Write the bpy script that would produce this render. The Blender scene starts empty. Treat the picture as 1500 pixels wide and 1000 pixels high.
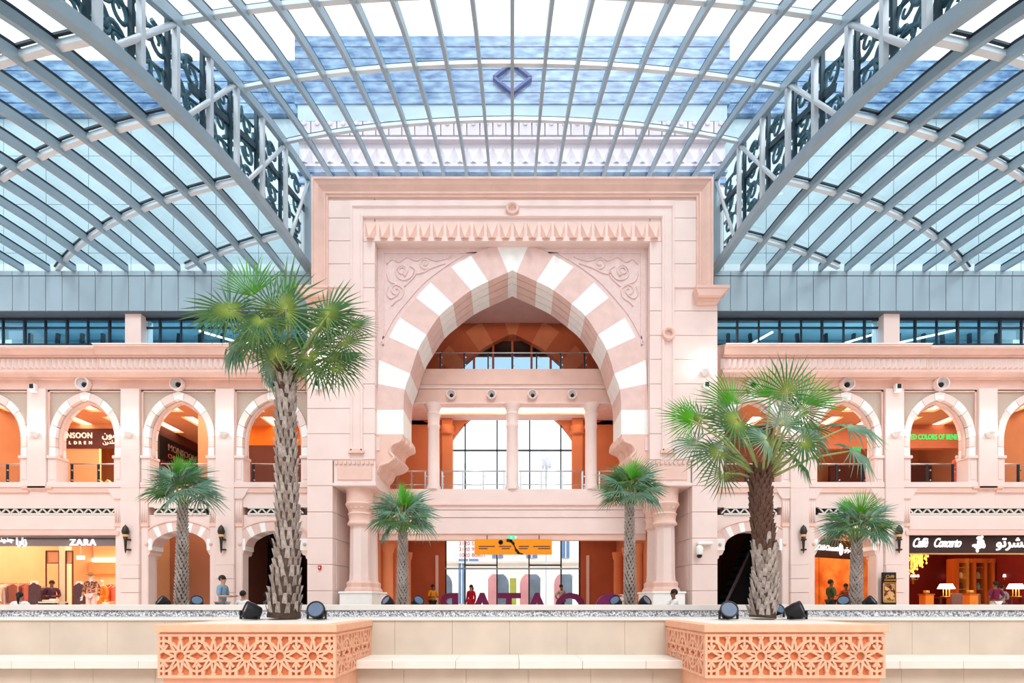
import bpy, bmesh, math, random
from mathutils import Vector, Matrix
random.seed(7)
S = bpy.context.scene
COL = S.collection

# ------------------------------------------------------------------ camera, sky, exposure
F, HX, HY, CZ = 740.0, 750.5, 879.0, 1.0          # focal length and horizon in photo pixels; eye height above the mall floor
cam_d = bpy.data.cameras.new('camera'); cam = bpy.data.objects.new('camera', cam_d); COL.objects.link(cam)
cam_d.sensor_width = 36.0; cam_d.lens = F / 1500 * 36
cam_d.shift_y = (HY - 500) / 1500; cam_d.shift_x = (750 - HX) / 1500
cam_d.clip_end = 500
cam.location = (0, 0, CZ); cam.rotation_euler = (math.pi / 2, 0, 0)
S.camera = cam
W = bpy.data.worlds.new('sky'); S.world = W; W.use_nodes = True
bg = W.node_tree.nodes['Background']; bg.inputs[0].default_value = (0.93, 0.97, 1.0, 1); bg.inputs[1].default_value = 1.0
sun_d = bpy.data.lights.new('sun', 'SUN'); sun_d.energy = 0.8; sun_d.angle = 0.35; sun_d.color = (1, .97, .92)
sun = bpy.data.objects.new('sun', sun_d); COL.objects.link(sun); sun.rotation_euler = (math.radians(38), math.radians(8), 0)
S.view_settings.view_transform = 'Standard'; S.view_settings.look = 'None'
S.view_settings.gamma = 1.0; S.view_settings.use_curve_mapping = False
S.view_settings.exposure = 1.0

# ------------------------------------------------------------------ helpers
def wx(px, Y): return (px - HX) * Y / F
def wz(py, Y): return CZ + (HY - py) * Y / F

def wloc(o):
    l = Vector((0, 0, 0))
    while o is not None:
        l += o.location; o = o.parent
    return l

class MB:
    """collects faces of one mesh"""
    def __init__(s): s.v = []; s.f = []; s.mi = []; s.cur = 0
    def add(s, vs, fs):
        n = len(s.v); s.v += [tuple(p) for p in vs]
        for f in fs: s.f.append(tuple(i + n for i in f)); s.mi.append(s.cur)
        return s
    def box(s, x0, x1, y0, y1, z0, z1):
        x0, x1 = min(x0, x1), max(x0, x1); y0, y1 = min(y0, y1), max(y0, y1); z0, z1 = min(z0, z1), max(z0, z1)
        return s.add([(x0,y0,z0),(x1,y0,z0),(x1,y1,z0),(x0,y1,z0),(x0,y0,z1),(x1,y0,z1),(x1,y1,z1),(x0,y1,z1)],
                     [(0,3,2,1),(4,5,6,7),(0,1,5,4),(1,2,6,5),(2,3,7,6),(3,0,4,7)])
    def prism(s, poly, a0, a1, axis='y'):
        n = len(poly)
        def mk(p, a):
            return (p[0], a, p[1]) if axis == 'y' else (a, p[0], p[1]) if axis == 'x' else (p[0], p[1], a)
        vs = [mk(p, a0) for p in poly] + [mk(p, a1) for p in poly]
        fs = [tuple(range(n)), tuple(range(2*n-1, n-1, -1))] + [(i, (i+1) % n, n+(i+1) % n, n+i) for i in range(n)]
        return s.add(vs, fs)
    def loft(s, rings, closed=True, caps=True):
        n = len(rings[0]); vs = [p for r in rings for p in r]; fs = []
        for k in range(len(rings)-1):
            for i in range(n if closed else n-1):
                j = (i+1) % n
                fs.append((k*n+i, k*n+j, (k+1)*n+j, (k+1)*n+i))
        if caps and closed:
            fs.append(tuple(range(n-1, -1, -1))); fs.append(tuple(range((len(rings)-1)*n, len(rings)*n)))
        return s.add(vs, fs)
    def tube(s, path, r, n=6, caps=True):
        path = [Vector(p) for p in path]; rings = []
        rs = r if isinstance(r, (list, tuple)) else [r]*len(path)
        t0 = (path[1]-path[0]).normalized()
        ref = Vector((0,0,1)) if abs(t0.z) < .9 else Vector((0,1,0))
        u = t0.cross(ref).normalized()
        for i, p in enumerate(path):
            a = path[max(i-1,0)]; b = path[min(i+1,len(path)-1)]
            t = (b-a)
            t = t.normalized() if t.length > 1e-9 else t0
            u = (u - t*u.dot(t))
            u = u.normalized() if u.length > 1e-6 else t.orthogonal().normalized()
            w = t.cross(u)
            rings.append([p + (u*math.cos(2*math.pi*k/n) + w*math.sin(2*math.pi*k/n))*rs[i] for k in range(n)])
        return s.loft(rings, True, caps)
    def sweep(s, path, w, h, dz=0.0, side=None):
        """rectangular bar along a path; the section hangs from dz down to dz-h; side = fixed sideways direction"""
        path = [Vector(p) for p in path]; rings = []
        for i, p in enumerate(path):
            t = (path[min(i+1,len(path)-1)] - path[max(i-1,0)]).normalized()
            sd = Vector(side) if side is not None else t.cross(Vector((0,0,1))).normalized()
            up = sd.cross(t).normalized()
            if up.z < 0: up = -up
            rings.append([p+sd*(w/2)+up*dz, p-sd*(w/2)+up*dz, p-sd*(w/2)+up*(dz-h), p+sd*(w/2)+up*(dz-h)])
        return s.loft(rings)
    def lathe(s, prof, c=(0,0,0), n=16, axis='z', a0=0.0, caps=True):
        rings = []
        for r, h in prof:
            ring = []
            for k in range(n):
                a = a0 + 2*math.pi*k/n; p, q = r*math.cos(a), r*math.sin(a)
                ring.append((c[0]+p, c[1]+q, c[2]+h) if axis == 'z' else (c[0]+p, c[1]+h, c[2]+q) if axis == 'y' else (c[0]+h, c[1]+p, c[2]+q))
            rings.append(ring)
        return s.loft(rings, True, caps)
    def ball(s, c, r, n=10, m=6, sq=(1,1,1)):
        pr = [(max(1e-4, math.sin(math.pi*i/m)), -math.cos(math.pi*i/m)) for i in range(m+1)]
        rings = [[(c[0]+r*sq[0]*a*math.cos(2*math.pi*k/n), c[1]+r*sq[1]*a*math.sin(2*math.pi*k/n), c[2]+r*sq[2]*h) for k in range(n)] for a, h in pr]
        return s.loft(rings)
    def bar(s, p, q, w, h=None, up=(0,0,1)):
        p, q = Vector(p), Vector(q); h = h or w; t = (q-p).normalized(); u = Vector(up)
        if abs(t.dot(u)) > .95: u = Vector((0,1,0)) if abs(t.y) < .9 else Vector((1,0,0))
        a = t.cross(u).normalized(); b = a.cross(t).normalized()
        rs = [[e+a*w/2+b*h/2, e-a*w/2+b*h/2, e-a*w/2-b*h/2, e+a*w/2-b*h/2] for e in (p, q)]
        return s.loft(rs)
    def mesh(s, name, mats, org=(0,0,0), smooth=False):
        me = bpy.data.meshes.new(name); o = Vector(org)
        me.from_pydata([tuple(Vector(p)-o) for p in s.v], [], s.f)
        for m in (mats if isinstance(mats, (list, tuple)) else [mats]): me.materials.append(m)
        me.polygons.foreach_set('material_index', s.mi)
        bm = bmesh.new(); bm.from_mesh(me); bmesh.ops.recalc_face_normals(bm, faces=bm.faces); bm.to_mesh(me); bm.free()
        if smooth: me.polygons.foreach_set('use_smooth', [True]*len(me.polygons))
        return me
    def build(s, name, mats, parent=None, smooth=False, bevel=0, auto=None, loc=None):
        if parent is not None: org = wloc(parent)
        elif loc is not None: org = Vector(loc)
        else:
            xs, ys, zs = zip(*s.v); org = Vector(((min(xs)+max(xs))/2, (min(ys)+max(ys))/2, min(zs)))
        o = bpy.data.objects.new(name, s.mesh(name, mats, org, smooth)); COL.objects.link(o)
        if parent is not None: o.parent = parent
        else: o.location = org
        if smooth and auto:
            o.data.set_sharp_from_angle(angle=math.radians(auto))
        if bevel:
            b = o.modifiers.new('edge', 'BEVEL'); b.width = bevel; b.segments = 1; b.limit_method = 'ANGLE'
        return o

def tag(o, label=None, cat=None, group=None, kind=None):
    if label: o['label'] = label
    if cat: o['category'] = cat
    if group: o['group'] = group
    if kind: o['kind'] = kind
    return o
def empty(name, loc, label=None, cat=None, group=None, kind=None, rz=0, parent=None):
    o = bpy.data.objects.new(name, None); COL.objects.link(o); o.location = loc; o.rotation_euler = (0, 0, rz); o.empty_display_size = .2
    if parent: o.parent = parent
    return tag(o, label, cat, group, kind)
def inst(name, me, loc, parent=None, rot=(0,0,0), scale=(1,1,1)):
    """one more object on shared mesh data; loc is a world position"""
    o = bpy.data.objects.new(name, me); COL.objects.link(o)
    o.location = Vector(loc) - (wloc(parent) if parent else Vector((0,0,0))); o.rotation_euler = rot; o.scale = scale
    if parent: o.parent = parent
    return o
def copy_tree(o, parent=None):
    c = o.copy(); COL.objects.link(c); c.parent = parent
    for ch in list(o.children): copy_tree(ch, c)
    return c

def lin(c):
    return tuple((x/255/12.92 if x/255 <= .04045 else ((x/255+.055)/1.055)**2.4) for x in c)
def mat(name, rgb, rough=.6, var=.06, scale=3.0, bump=0.0, metal=0.0, emit=0.0, kind='noise', rgb2=None, spec=.3, detail=4, stretch=None):
    """procedural material: base colour varied by noise / voronoi / wave"""
    m = bpy.data.materials.new(name); m.use_nodes = True; nt = m.node_tree; b = nt.nodes['Principled BSDF']
    c = lin(rgb); tc = nt.nodes.new('ShaderNodeTexCoord')
    src = tc.outputs['Object']
    if stretch:
        mp = nt.nodes.new('ShaderNodeMapping'); mp.inputs['Scale'].default_value = stretch; nt.links.new(src, mp.inputs[0]); src = mp.outputs[0]
    if kind == 'voronoi':
        t = nt.nodes.new('ShaderNodeTexVoronoi'); t.inputs['Scale'].default_value = scale; fac = t.outputs['Color']
    elif kind == 'wave':
        t = nt.nodes.new('ShaderNodeTexWave'); t.inputs['Scale'].default_value = scale; t.inputs['Distortion'].default_value = 2; fac = t.outputs['Fac']
    else:
        t = nt.nodes.new('ShaderNodeTexNoise'); t.inputs['Scale'].default_value = scale; t.inputs['Detail'].default_value = detail; fac = t.outputs['Fac']
    nt.links.new(src, t.inputs['Vector'])
    cr = nt.nodes.new('ShaderNodeValToRGB'); e = cr.color_ramp.elements
    d = lin(rgb2) if rgb2 else tuple(x*(1-var) for x in c)
    e[0].position = .3; e[1].position = .7
    e[0].color = (*d, 1); e[1].color = (*(c if rgb2 else tuple(min(1, x*(1+var)) for x in c)), 1)
    nt.links.new(fac, cr.inputs[0]); nt.links.new(cr.outputs[0], b.inputs['Base Color'])
    b.inputs['Roughness'].default_value = rough; b.inputs['Metallic'].default_value = metal
    b.inputs['Specular IOR Level'].default_value = spec
    if bump:
        bp = nt.nodes.new('ShaderNodeBump'); bp.inputs['Strength'].default_value = bump; bp.inputs['Distance'].default_value = .02
        nt.links.new(fac, bp.inputs['Height']); nt.links.new(bp.outputs[0], b.inputs['Normal'])
    if emit:
        nt.links.new(cr.outputs[0], b.inputs['Emission Color']); b.inputs['Emission Strength'].default_value = emit
    return m
def glass_mat(name, tint, gloss=.08, rough=.02):
    m = bpy.data.materials.new(name); m.use_nodes = True; nt = m.node_tree; nt.nodes.remove(nt.nodes['Principled BSDF'])
    out = nt.nodes['Material Output']; tr = nt.nodes.new('ShaderNodeBsdfTransparent'); gl = nt.nodes.new('ShaderNodeBsdfGlossy')
    tc = nt.nodes.new('ShaderNodeTexCoord'); nz = nt.nodes.new('ShaderNodeTexNoise'); nz.inputs['Scale'].default_value = .6
    nt.links.new(tc.outputs['Object'], nz.inputs['Vector'])
    cr = nt.nodes.new('ShaderNodeValToRGB'); cr.color_ramp.elements[0].position = .35; cr.color_ramp.elements[1].position = .65
    cr.color_ramp.elements[0].color = (*[x*.96 for x in tint], 1); cr.color_ramp.elements[1].color = (*tint, 1)
    nt.links.new(nz.outputs['Fac'], cr.inputs[0]); nt.links.new(cr.outputs[0], tr.inputs[0])
    gl.inputs['Roughness'].default_value = rough
    fr = nt.nodes.new('ShaderNodeFresnel'); fr.inputs[0].default_value = 1.35
    mx = nt.nodes.new('ShaderNodeMixShader'); ml = nt.nodes.new('ShaderNodeMath'); ml.operation = 'MULTIPLY'; ml.inputs[1].default_value = gloss*3
    ml.use_clamp = True
    nt.links.new(fr.outputs[0], ml.inputs[0]); nt.links.new(ml.outputs[0], mx.inputs[0])
    nt.links.new(tr.outputs[0], mx.inputs[1]); nt.links.new(gl.outputs[0], mx.inputs[2]); nt.links.new(mx.outputs[0], out.inputs[0])
    return m

TMP = bpy.data.scenes.new('scratch')          # an empty side scene in which text and figures are turned into meshes
def evaluated(o):
    TMP.collection.objects.link(o); vl = TMP.view_layers[0]; vl.update()
    me = bpy.data.meshes.new_from_object(o.evaluated_get(vl.depsgraph)); bpy.data.objects.remove(o)
    return me
M = {}
M['pink'] = mat('pink_stone', (240, 217, 210), .75, .035, 1.3)
M['pink2'] = mat('pink_stone_warm', (236, 198, 184), .75, .05, 2.0, bump=.05)
M['rose'] = mat('rose_stone', (232, 205, 200), .75, .05, 6, bump=.05)
M['white_stone'] = mat('white_stone', (247, 246, 243), .7, .03, 4)
M['spandrel'] = mat('grained_stone', (194, 174, 160), .85, .2, 40, bump=.2)
M['soffit'] = mat('sandstone_soffit', (222, 170, 148), .8, .06, 3)
M['cream'] = mat('cream_stone', (200, 187, 172), .6, .09, 1.1, bump=.03)
M['cream_top'] = mat('pale_coping', (226, 219, 210), .5, .03, 2)
M['terracotta'] = mat('terracotta_panel', (232, 178, 148), .7, .07, 5, bump=.06)
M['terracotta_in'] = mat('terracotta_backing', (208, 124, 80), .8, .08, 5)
M['steel'] = mat('painted_steel', (148, 170, 184), .4, .05, 2, metal=.2)
M['steel_light'] = mat('light_steel', (206, 218, 226), .35, .05, 2, metal=.3)
M['scroll'] = mat('teal_scrollwork', (70, 112, 128), .4, .2, 3, metal=.3)
M['steel_dark'] = mat('dark_teal_metal', (44, 70, 84), .45, .1, 4, metal=.3)
M['fascia'] = mat('fascia_panel', (160, 180, 192), .45, .05, .8, metal=.1)
M['dark'] = mat('dark_frame', (34, 44, 56), .4, .1, 4)
M['black'] = mat('black_plastic', (24, 26, 30), .45, .12, 8)
M['roof_glass'] = glass_mat('roof_glass', (.93, .97, .99), .05)
M['side_glass'] = glass_mat('roof_glass_tinted', (.91, .965, .985), .06)
M['clear'] = glass_mat('clear_glass', (.95, .97, .97), .04)
M['chrome'] = mat('brushed_steel', (188, 192, 196), .25, .05, 6, metal=.9)
M['floor'] = mat('pale_floor', (225, 212, 200), .35, .06, .8)
M['pebble'] = mat('pebble_strip', (236, 236, 238), .7, .3, 30, kind='voronoi', rgb2=(120, 124, 132), bump=.4)
# ------------------------------------------------------------------ the glass roof
YF = 19.5; SF = F / YF
def interp(tab, y):
    if y <= tab[0][0]: a, b = tab[0], tab[1]
    elif y >= tab[-1][0]: a, b = tab[-2], tab[-1]
    else:
        for a, b in zip(tab, tab[1:]):
            if a[0] <= y <= b[0]: break
    return a[1] + (b[1]-a[1])*(y-a[0])/(b[0]-a[0])
def smooth_tab(tab, n=40):
    # Catmull-Rom through the table so that ribs bend smoothly
    out = []
    for i in range(len(tab)-1):
        p0 = tab[max(i-1,0)]; p1 = tab[i]; p2 = tab[i+1]; p3 = tab[min(i+2,len(tab)-1)]
        for k in range(6):
            t = k/6
            y = p1[0] + (p2[0]-p1[0])*t
            m1 = (p2[1]-p0[1])/(p2[0]-p0[0]); m2 = (p3[1]-p1[1])/(p3[0]-p1[0]); d = p2[0]-p1[0]
            z = (2*t**3-3*t**2+1)*p1[1] + (t**3-2*t**2+t)*d*m1 + (-2*t**3+3*t**2)*p2[1] + (t**3-t**2)*d*m2
            out.append((y, z))
    return out + [tab[-1]]
ZC = smooth_tab([(5.5,10.5),(8,12.2),(10.8,13.9),(12.1,14.58),(13.6,15.25),(16,16.15),(17.6,16.62),(19.5,17.1)])
ZS = smooth_tab([(5.5,9.4),(7,10.25),(8.46,11.0),(9.71,11.6),(12,12.4),(14,12.93),(16.45,13.36),(19.5,13.62)])
YC, RAD = 42.0, [26.0, 28.6, 31.2, 33.5]
XT = 7.72; RB = XT/9; SB = .99; NS = 14
Y0, Y1 = 6.0, 19.2
def yarc(R, x): return YC - math.sqrt(R*R - x*x)
roof = empty('ceiling', (0, 13, 13), 'vaulted glass and steel roof over the courtyard', 'roof', kind='structure')
def ypath(tab, x, y0, y1, n=14): return [(x, y0+(y1-y0)*i/n, interp(tab, y0+(y1-y0)*i/n)) for i in range(n+1)]
for i in range(-8, 9):
    b = MB().sweep(ypath(ZC, i*RB, Y0, 19.45), .09, .2, .1, side=(1,0,0)); b.build('rib', M['steel'], roof)
    b = MB().sweep(ypath(ZC, i*RB, Y0, 19.45), .045, .06, .17, side=(1,0,0)); b.build('rib_cap', M['dark'], roof)
def arcpath(tab, R, xa, xb, n=18):
    out = []
    for i in range(n+1):
        x = xa + (xb-xa)*i/n; y = yarc(R, x)
        if y < Y1+.15: out.append((x, y, interp(tab, y)))
    return out
for R in RAD:
    MB().sweep(arcpath(ZC, R, -XT, XT), .1, .1, .12).build('purlin', M['steel_light'], roof)
    MB().sweep(arcpath(ZC, R, -XT, XT), .04, .05, .18).build('purlin_cap', M['dark'], roof)
for sx in (-1, 1):
    for R in RAD:
        p = arcpath(ZS, R, sx*XT, sx*(XT+SB*NS), 30)
        if len(p) > 2:
            MB().sweep(p, .12, .12, .06).build('purlin', M['steel_light'], roof)
            MB().sweep([(a, b-.1, c) for a, b, c in p], .05, .05, .12).build('purlin_cap', M['dark'], roof)
    for k in range(1, NS+1):
        x = sx*(XT+SB*k)
        MB().sweep(ypath(ZS, x, Y0, Y1), .13, .2, .08, side=(1,0,0)).build('beam', M['steel'], roof)
        MB().sweep(ypath(ZS, x-sx*.02, Y0, Y1), .07, .08, .15, side=(1,0,0)).build('beam_cap', M['dark'], roof)
def panes(tab, x0, x1, mt, dz, yend):
    ys = lambda x: [yend] + [min(yend, yarc(R, x)) for R in RAD] + [Y0]
    a, b = ys(x0), ys(x1)
    for j in range(len(a)-1):
        if a[j]-a[j+1] < .05 and b[j]-b[j+1] < .05: continue
        q = MB(); n = 4; rows = []
        for i in range(n+1):
            t = i/n; ya = a[j]+(a[j+1]-a[j])*t; yb = b[j]+(b[j+1]-b[j])*t
            za = interp(tab, ya)+dz; zb = interp(tab, yb)+dz
            rows.append([(x0, ya, za), (x1, yb, zb), (x1, yb, zb+.02), (x0, ya, za+.02)])
        q.loft(rows); q.build('glass_pane', mt, roof)
for i in range(-9, 9): panes(ZC, i*RB, (i+1)*RB, M['roof_glass'], .13, 19.45)
for sx in (-1, 1):
    for k in range(NS): panes(ZS, sx*(XT+SB*k), sx*(XT+SB*(k+1)), M['side_glass'], .17, Y1)
# trusses between the high and the low roof
def spiral(c, r0, turns, a0, sgn, n=22):
    # in the plane X = const: returns (y, z) points
    return [(c[0]+sgn*math.cos(a0+2*math.pi*turns*i/n)*r0*(1-.8*i/n), c[1]+math.sin(a0+2*math.pi*turns*i/n)*r0*(1-.8*i/n)) for i in range(n+1)]
ST = [6.2, 7.3, 8.3, 9.4, 10.5, 11.6, 12.9, 14.15, 15.6, 17.2, 19.1]
for sx in (-1, 1):
    X = sx*XT
    side = 'beside the pointed-arch portal, on the clothing-shop side' if sx < 0 else 'beside the pointed-arch portal, on the café side'
    tr = empty('roof_truss', (X, 13, interp(ZS, 13)), 'deep curved steel truss with scrollwork '+side, 'truss', 'roof trusses')
    MB().sweep(ypath(ZC, X, Y0, 19.35, 20), .16, .24, .12, side=(1,0,0)).build('top_chord', M['steel'], tr)
    MB().sweep(ypath(ZC, X, Y0, 19.35, 20), .06, .07, .2, side=(1,0,0)).build('chord_cap', M['dark'], tr)
    MB().sweep(ypath(ZS, X, Y0, Y1, 20), .24, .24, .1, side=(1,0,0)).build('bottom_chord', M['steel'], tr)
    MB().box(X-.02-.12, X+.02+.12, 19.1, 19.45, 13.6, 17.1).build('end_post', M['steel'], tr)
    rnd = random.Random(5 if sx < 0 else 6)
    for y in ST[:-1]:
        MB().box(X-.06, X+.06, y-.06, y+.06, interp(ZS, y), interp(ZC, y)).build('post', M['steel_light'], tr)
        MB().box(X-.05+sx*.16, X+.05+sx*.16, y-.1, y-.02, interp(ZS, y), interp(ZC, y)).build('rear_post', M['steel_dark'], tr)
    for ya, yb in ((7.6, 9.4), (9.7, 11.7), (11.9, 14.15), (14.6, 17.2), (17.5, 19.2)):
        MB().tube([(X, ya, interp(ZS, ya)), (X, yb, interp(ZC, yb))], .06, 8).build('diagonal', M['steel_light'], tr, smooth=True)
    MB().sweep([(X+sx*.2, 12.4, 13.7), (X+sx*.2, 15.5, 15.0), (X+sx*.2, 19.3, 16.0)], .12, .16, 0, side=(1,0,0)).build('middle_chord', M['steel_dark'], tr)
    for ya, yb in zip(ST, ST[1:]):
        b = MB(); zb = interp(ZS, (ya+yb)/2)+.25; zt = interp(ZC, (ya+yb)/2)-.15
        n = max(2, int((zt-zb)/.62)); w = (yb-ya)
        for i in range(n):
            for j in range(2):
                c = (ya + w*(.28+.44*j), zb+(zt-zb)*(i+.5)/n)
                pts = spiral(c, .33*min(1, w), 1.4, rnd.uniform(0, 6.28), rnd.choice((-1, 1)))
                b.tube([(X+sx*.24, p[0], p[1]) for p in pts], [.06*(1-.5*k/22) for k in range(23)], 5)
            b.tube([(X+sx*.24, ya+w*.1, zb+(zt-zb)*i/n), (X+sx*.24, ya+w*.5, zb+(zt-zb)*(i+.6)/n), (X+sx*.24, ya+w*.92, zb+(zt-zb)*(i+.9)/n)], .05, 5)
        b.build('scrollwork', M['scroll'], tr, smooth=True)
# fascia where the low roofs meet the facades
for sx, nm in ((-1, 'trim_1'), (1, 'trim_2')):
    fa = empty(nm, (sx*14, 19.3, 11.9), 'grey metal panel fascia above the '+('clothing-shop' if sx < 0 else 'café')+' facade', 'fascia', kind='structure')
    z0, z1, z2, z3 = wz(455, 19.2), wz(404.5, 19.2), wz(403.5, 19.2), wz(397, 19.2)
    x = 7.66; i = 0
    MB().box(sx*7.6, sx*22, 19.26, 19.5, z0, z3).build('fascia_backing', M['dark'], fa)
    while x < 21:
        a, b = x+.011, x+.63-.011
        MB().box(sx*a, sx*b, 19.2, 19.24, z0, z1).build('fascia_panel', M['fascia'], fa)
        MB().box(sx*a, sx*b, 19.18, 19.24, z2, z3).build('cap_panel', M['fascia'], fa)
        x += .63
    MB().box(sx*7.6, sx*22, 19.22, 20.0, z0-.03, z0-.002).build('soffit_panel', mat('soffit_grey', (96, 104, 112), .5), fa)
# building that rises behind, seen through the glass
M['haze_wall'] = mat('pale_upper_wall', (182, 204, 212), .7, .08, .5)  # cyan cast of the roof glass is put into this wall colour
M['louvre'] = mat('blue_louvre', (56, 98, 150), .25, .3, 1.6, rgb2=(150, 186, 214), stretch=(1, 1, 3))  # pale streaks put cloud reflections into the blue
M['upper_white'] = mat('upper_white_stone', (212, 205, 212), .7, .05, 3)
bk = empty('wall_back', (0, 21, 13), 'pale upper building with blue louvres seen through the glass roof', 'building', kind='structure')
for sx in (-1, 1):
    for r in range(4):
        za = 13.3 + r*2.0; zb = min(za+1.98, 20.8)
        for c in range(9):
            xa = 8.7 + c*1.75
            MB().box(sx*(xa+.012), sx*(xa+1.738), 20.8, 21.0, za, zb).build('wall_panel', M['haze_wall'], bk)
    MB().box(sx*8.65, sx*26, 20.85, 22.5, 12.6, 23.0).build('wing_core', M['haze_wall'], bk)
    for r in range(5):
        za = 20.85 + r*.44
        MB().box(sx*8.65, sx*26, 20.6, 20.82, za, za+.40).build('louvre', M['louvre'], bk)
        MB().box(sx*8.65, sx*26, 20.7, 20.82, za+.40, za+.44).build('louvre_gap', M['upper_white'], bk)
HWX = 8.65
MB().box(-HWX, HWX, 20.5, 22.5, 17.3, 23.6).build('tower_core', M['upper_white'], bk)
for r in range(6):
    za = 20.95 + r*.46
    MB().box(-HWX-.1, HWX+.1, 20.3, 20.5, za, za+.42).build('louvre', M['louvre'], bk)
    MB().box(-HWX-.1, HWX+.1, 20.36, 20.5, za+.42, za+.46).build('louvre_gap', M['upper_white'], bk)
MB().box(-HWX, HWX, 20.35, 20.5, 20.3, 20.95).build('upper_band', M['haze_wall'], bk)
n = 33; pw = 2*HWX/n
nb = MB().prism([(-pw*.46, 0), (pw*.46, 0), (pw*.46, .55), (pw*.25, .72), (0, .8), (-pw*.25, .72), (-pw*.46, .55)], -.14, 0).mesh('niche', M['upper_white'])
rosette = MB().lathe([(.09, 0), (.09, -.04), (.05, -.05)], n=10, axis='y').mesh('rosette', M['upper_white'])
pyr = MB().add([(-pw/2, 0, 0), (pw/2, 0, 0), (pw/2, 0, .75), (-pw/2, 0, .75), (0, -.24, -.04)], [(0,1,4),(1,2,4),(2,3,4),(3,0,4),(0,3,2,1)]).mesh('stone_point', M['upper_white'])
for i in range(n):
    x = -HWX+pw*(i+.5)
    inst('niche', nb, (x, 20.5, 19.75), bk); inst('rosette', rosette, (x, 20.36, 20.2), bk)
    inst('stone_point', pyr, (x, 20.5, 18.65), bk)
for z, h, d in ((19.5, .1, .22), (19.62, .06, .1), (18.5, .1, .14), (18.2, .08, .2), (17.85, .2, .1)):
    MB().box(-HWX, HWX, 20.5-d, 20.5, z, z+h).build('string_course', M['upper_white'] if z > 18.3 else M['louvre'], bk)
dm = MB()
for k in range(4):
    a, b = math.pi/2*k, math.pi/2*(k+1)
    dm.bar((.75*math.cos(a), 20.24, 21.9+.6*math.sin(a)), (.75*math.cos(b), 20.24, 21.9+.6*math.sin(b)), .16, .1)
dm.build('diamond_emblem', mat('emblem_blue', (52, 84, 150), .4), bk)
# ------------------------------------------------------------------ the portal
YP = 18.7; SP = F / YP
def catmull(pts, per=3):
    out = []
    for i in range(len(pts)-1):
        p0 = pts[max(i-1,0)]; p1 = pts[i]; p2 = pts[i+1]; p3 = pts[min(i+2,len(pts)-1)]
        for k in range(per):
            t = k/per
            out.append(tuple(.5*(2*p1[j] + (p2[j]-p0[j])*t + (2*p0[j]-5*p1[j]+4*p2[j]-p3[j])*t*t + (-p0[j]+3*p1[j]-3*p2[j]+p3[j])*t**3) for j in range(2)))
    return out + [tuple(pts[-1])]
def frameU(parent, name, mt, xl, zt, zb, prof, flip=1):
    """moulding on three sides of a symmetric opening: prof = [(inset, Y)], mitred at the top corners"""
    b = MB(); rings = []
    for d, y in prof:
        rings.append([(-xl+d, y, zb), (-xl+d, y, zt-d), (xl-d, y, zt-d), (xl-d, y, zb)])
    b.loft(rings, closed=False, caps=False)
    for c in (0, 3): b.add([r[c] for r in rings], [tuple(range(len(rings)))])
    return b.build(name, mt, parent)
wc = empty('wall_center', (0, YP, 0), 'tall pink stone entrance portal with a striped pointed arch', 'portal', kind='structure')
pX = lambda px: (HX - px)/SP          # distance from the axis, from a pixel on the left half
pZ = lambda py: CZ + (HY - py)/SP
# cores behind the facing stones
for sx in (-1, 1):
    MB().box(sx*pX(461), sx*pX(547.8), YP+.05, 20.7, pZ(430), pZ(271)).build('pier_core', M['pink'], wc)
    MB().box(sx*pX(450), sx*pX(547.8), YP+.05, 20.7, pZ(674), pZ(430)).build('pier_core', M['pink'], wc)
    MB().box(sx*pX(450), sx*pX(486), YP+.05, 20.98, 0, pZ(675)).build('pier_core', M['pink'], wc)
MB().box(-pX(549), pX(549), YP+.05, 20.7, pZ(354), pZ(271)).build('lintel_core', M['pink'], wc)
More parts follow.
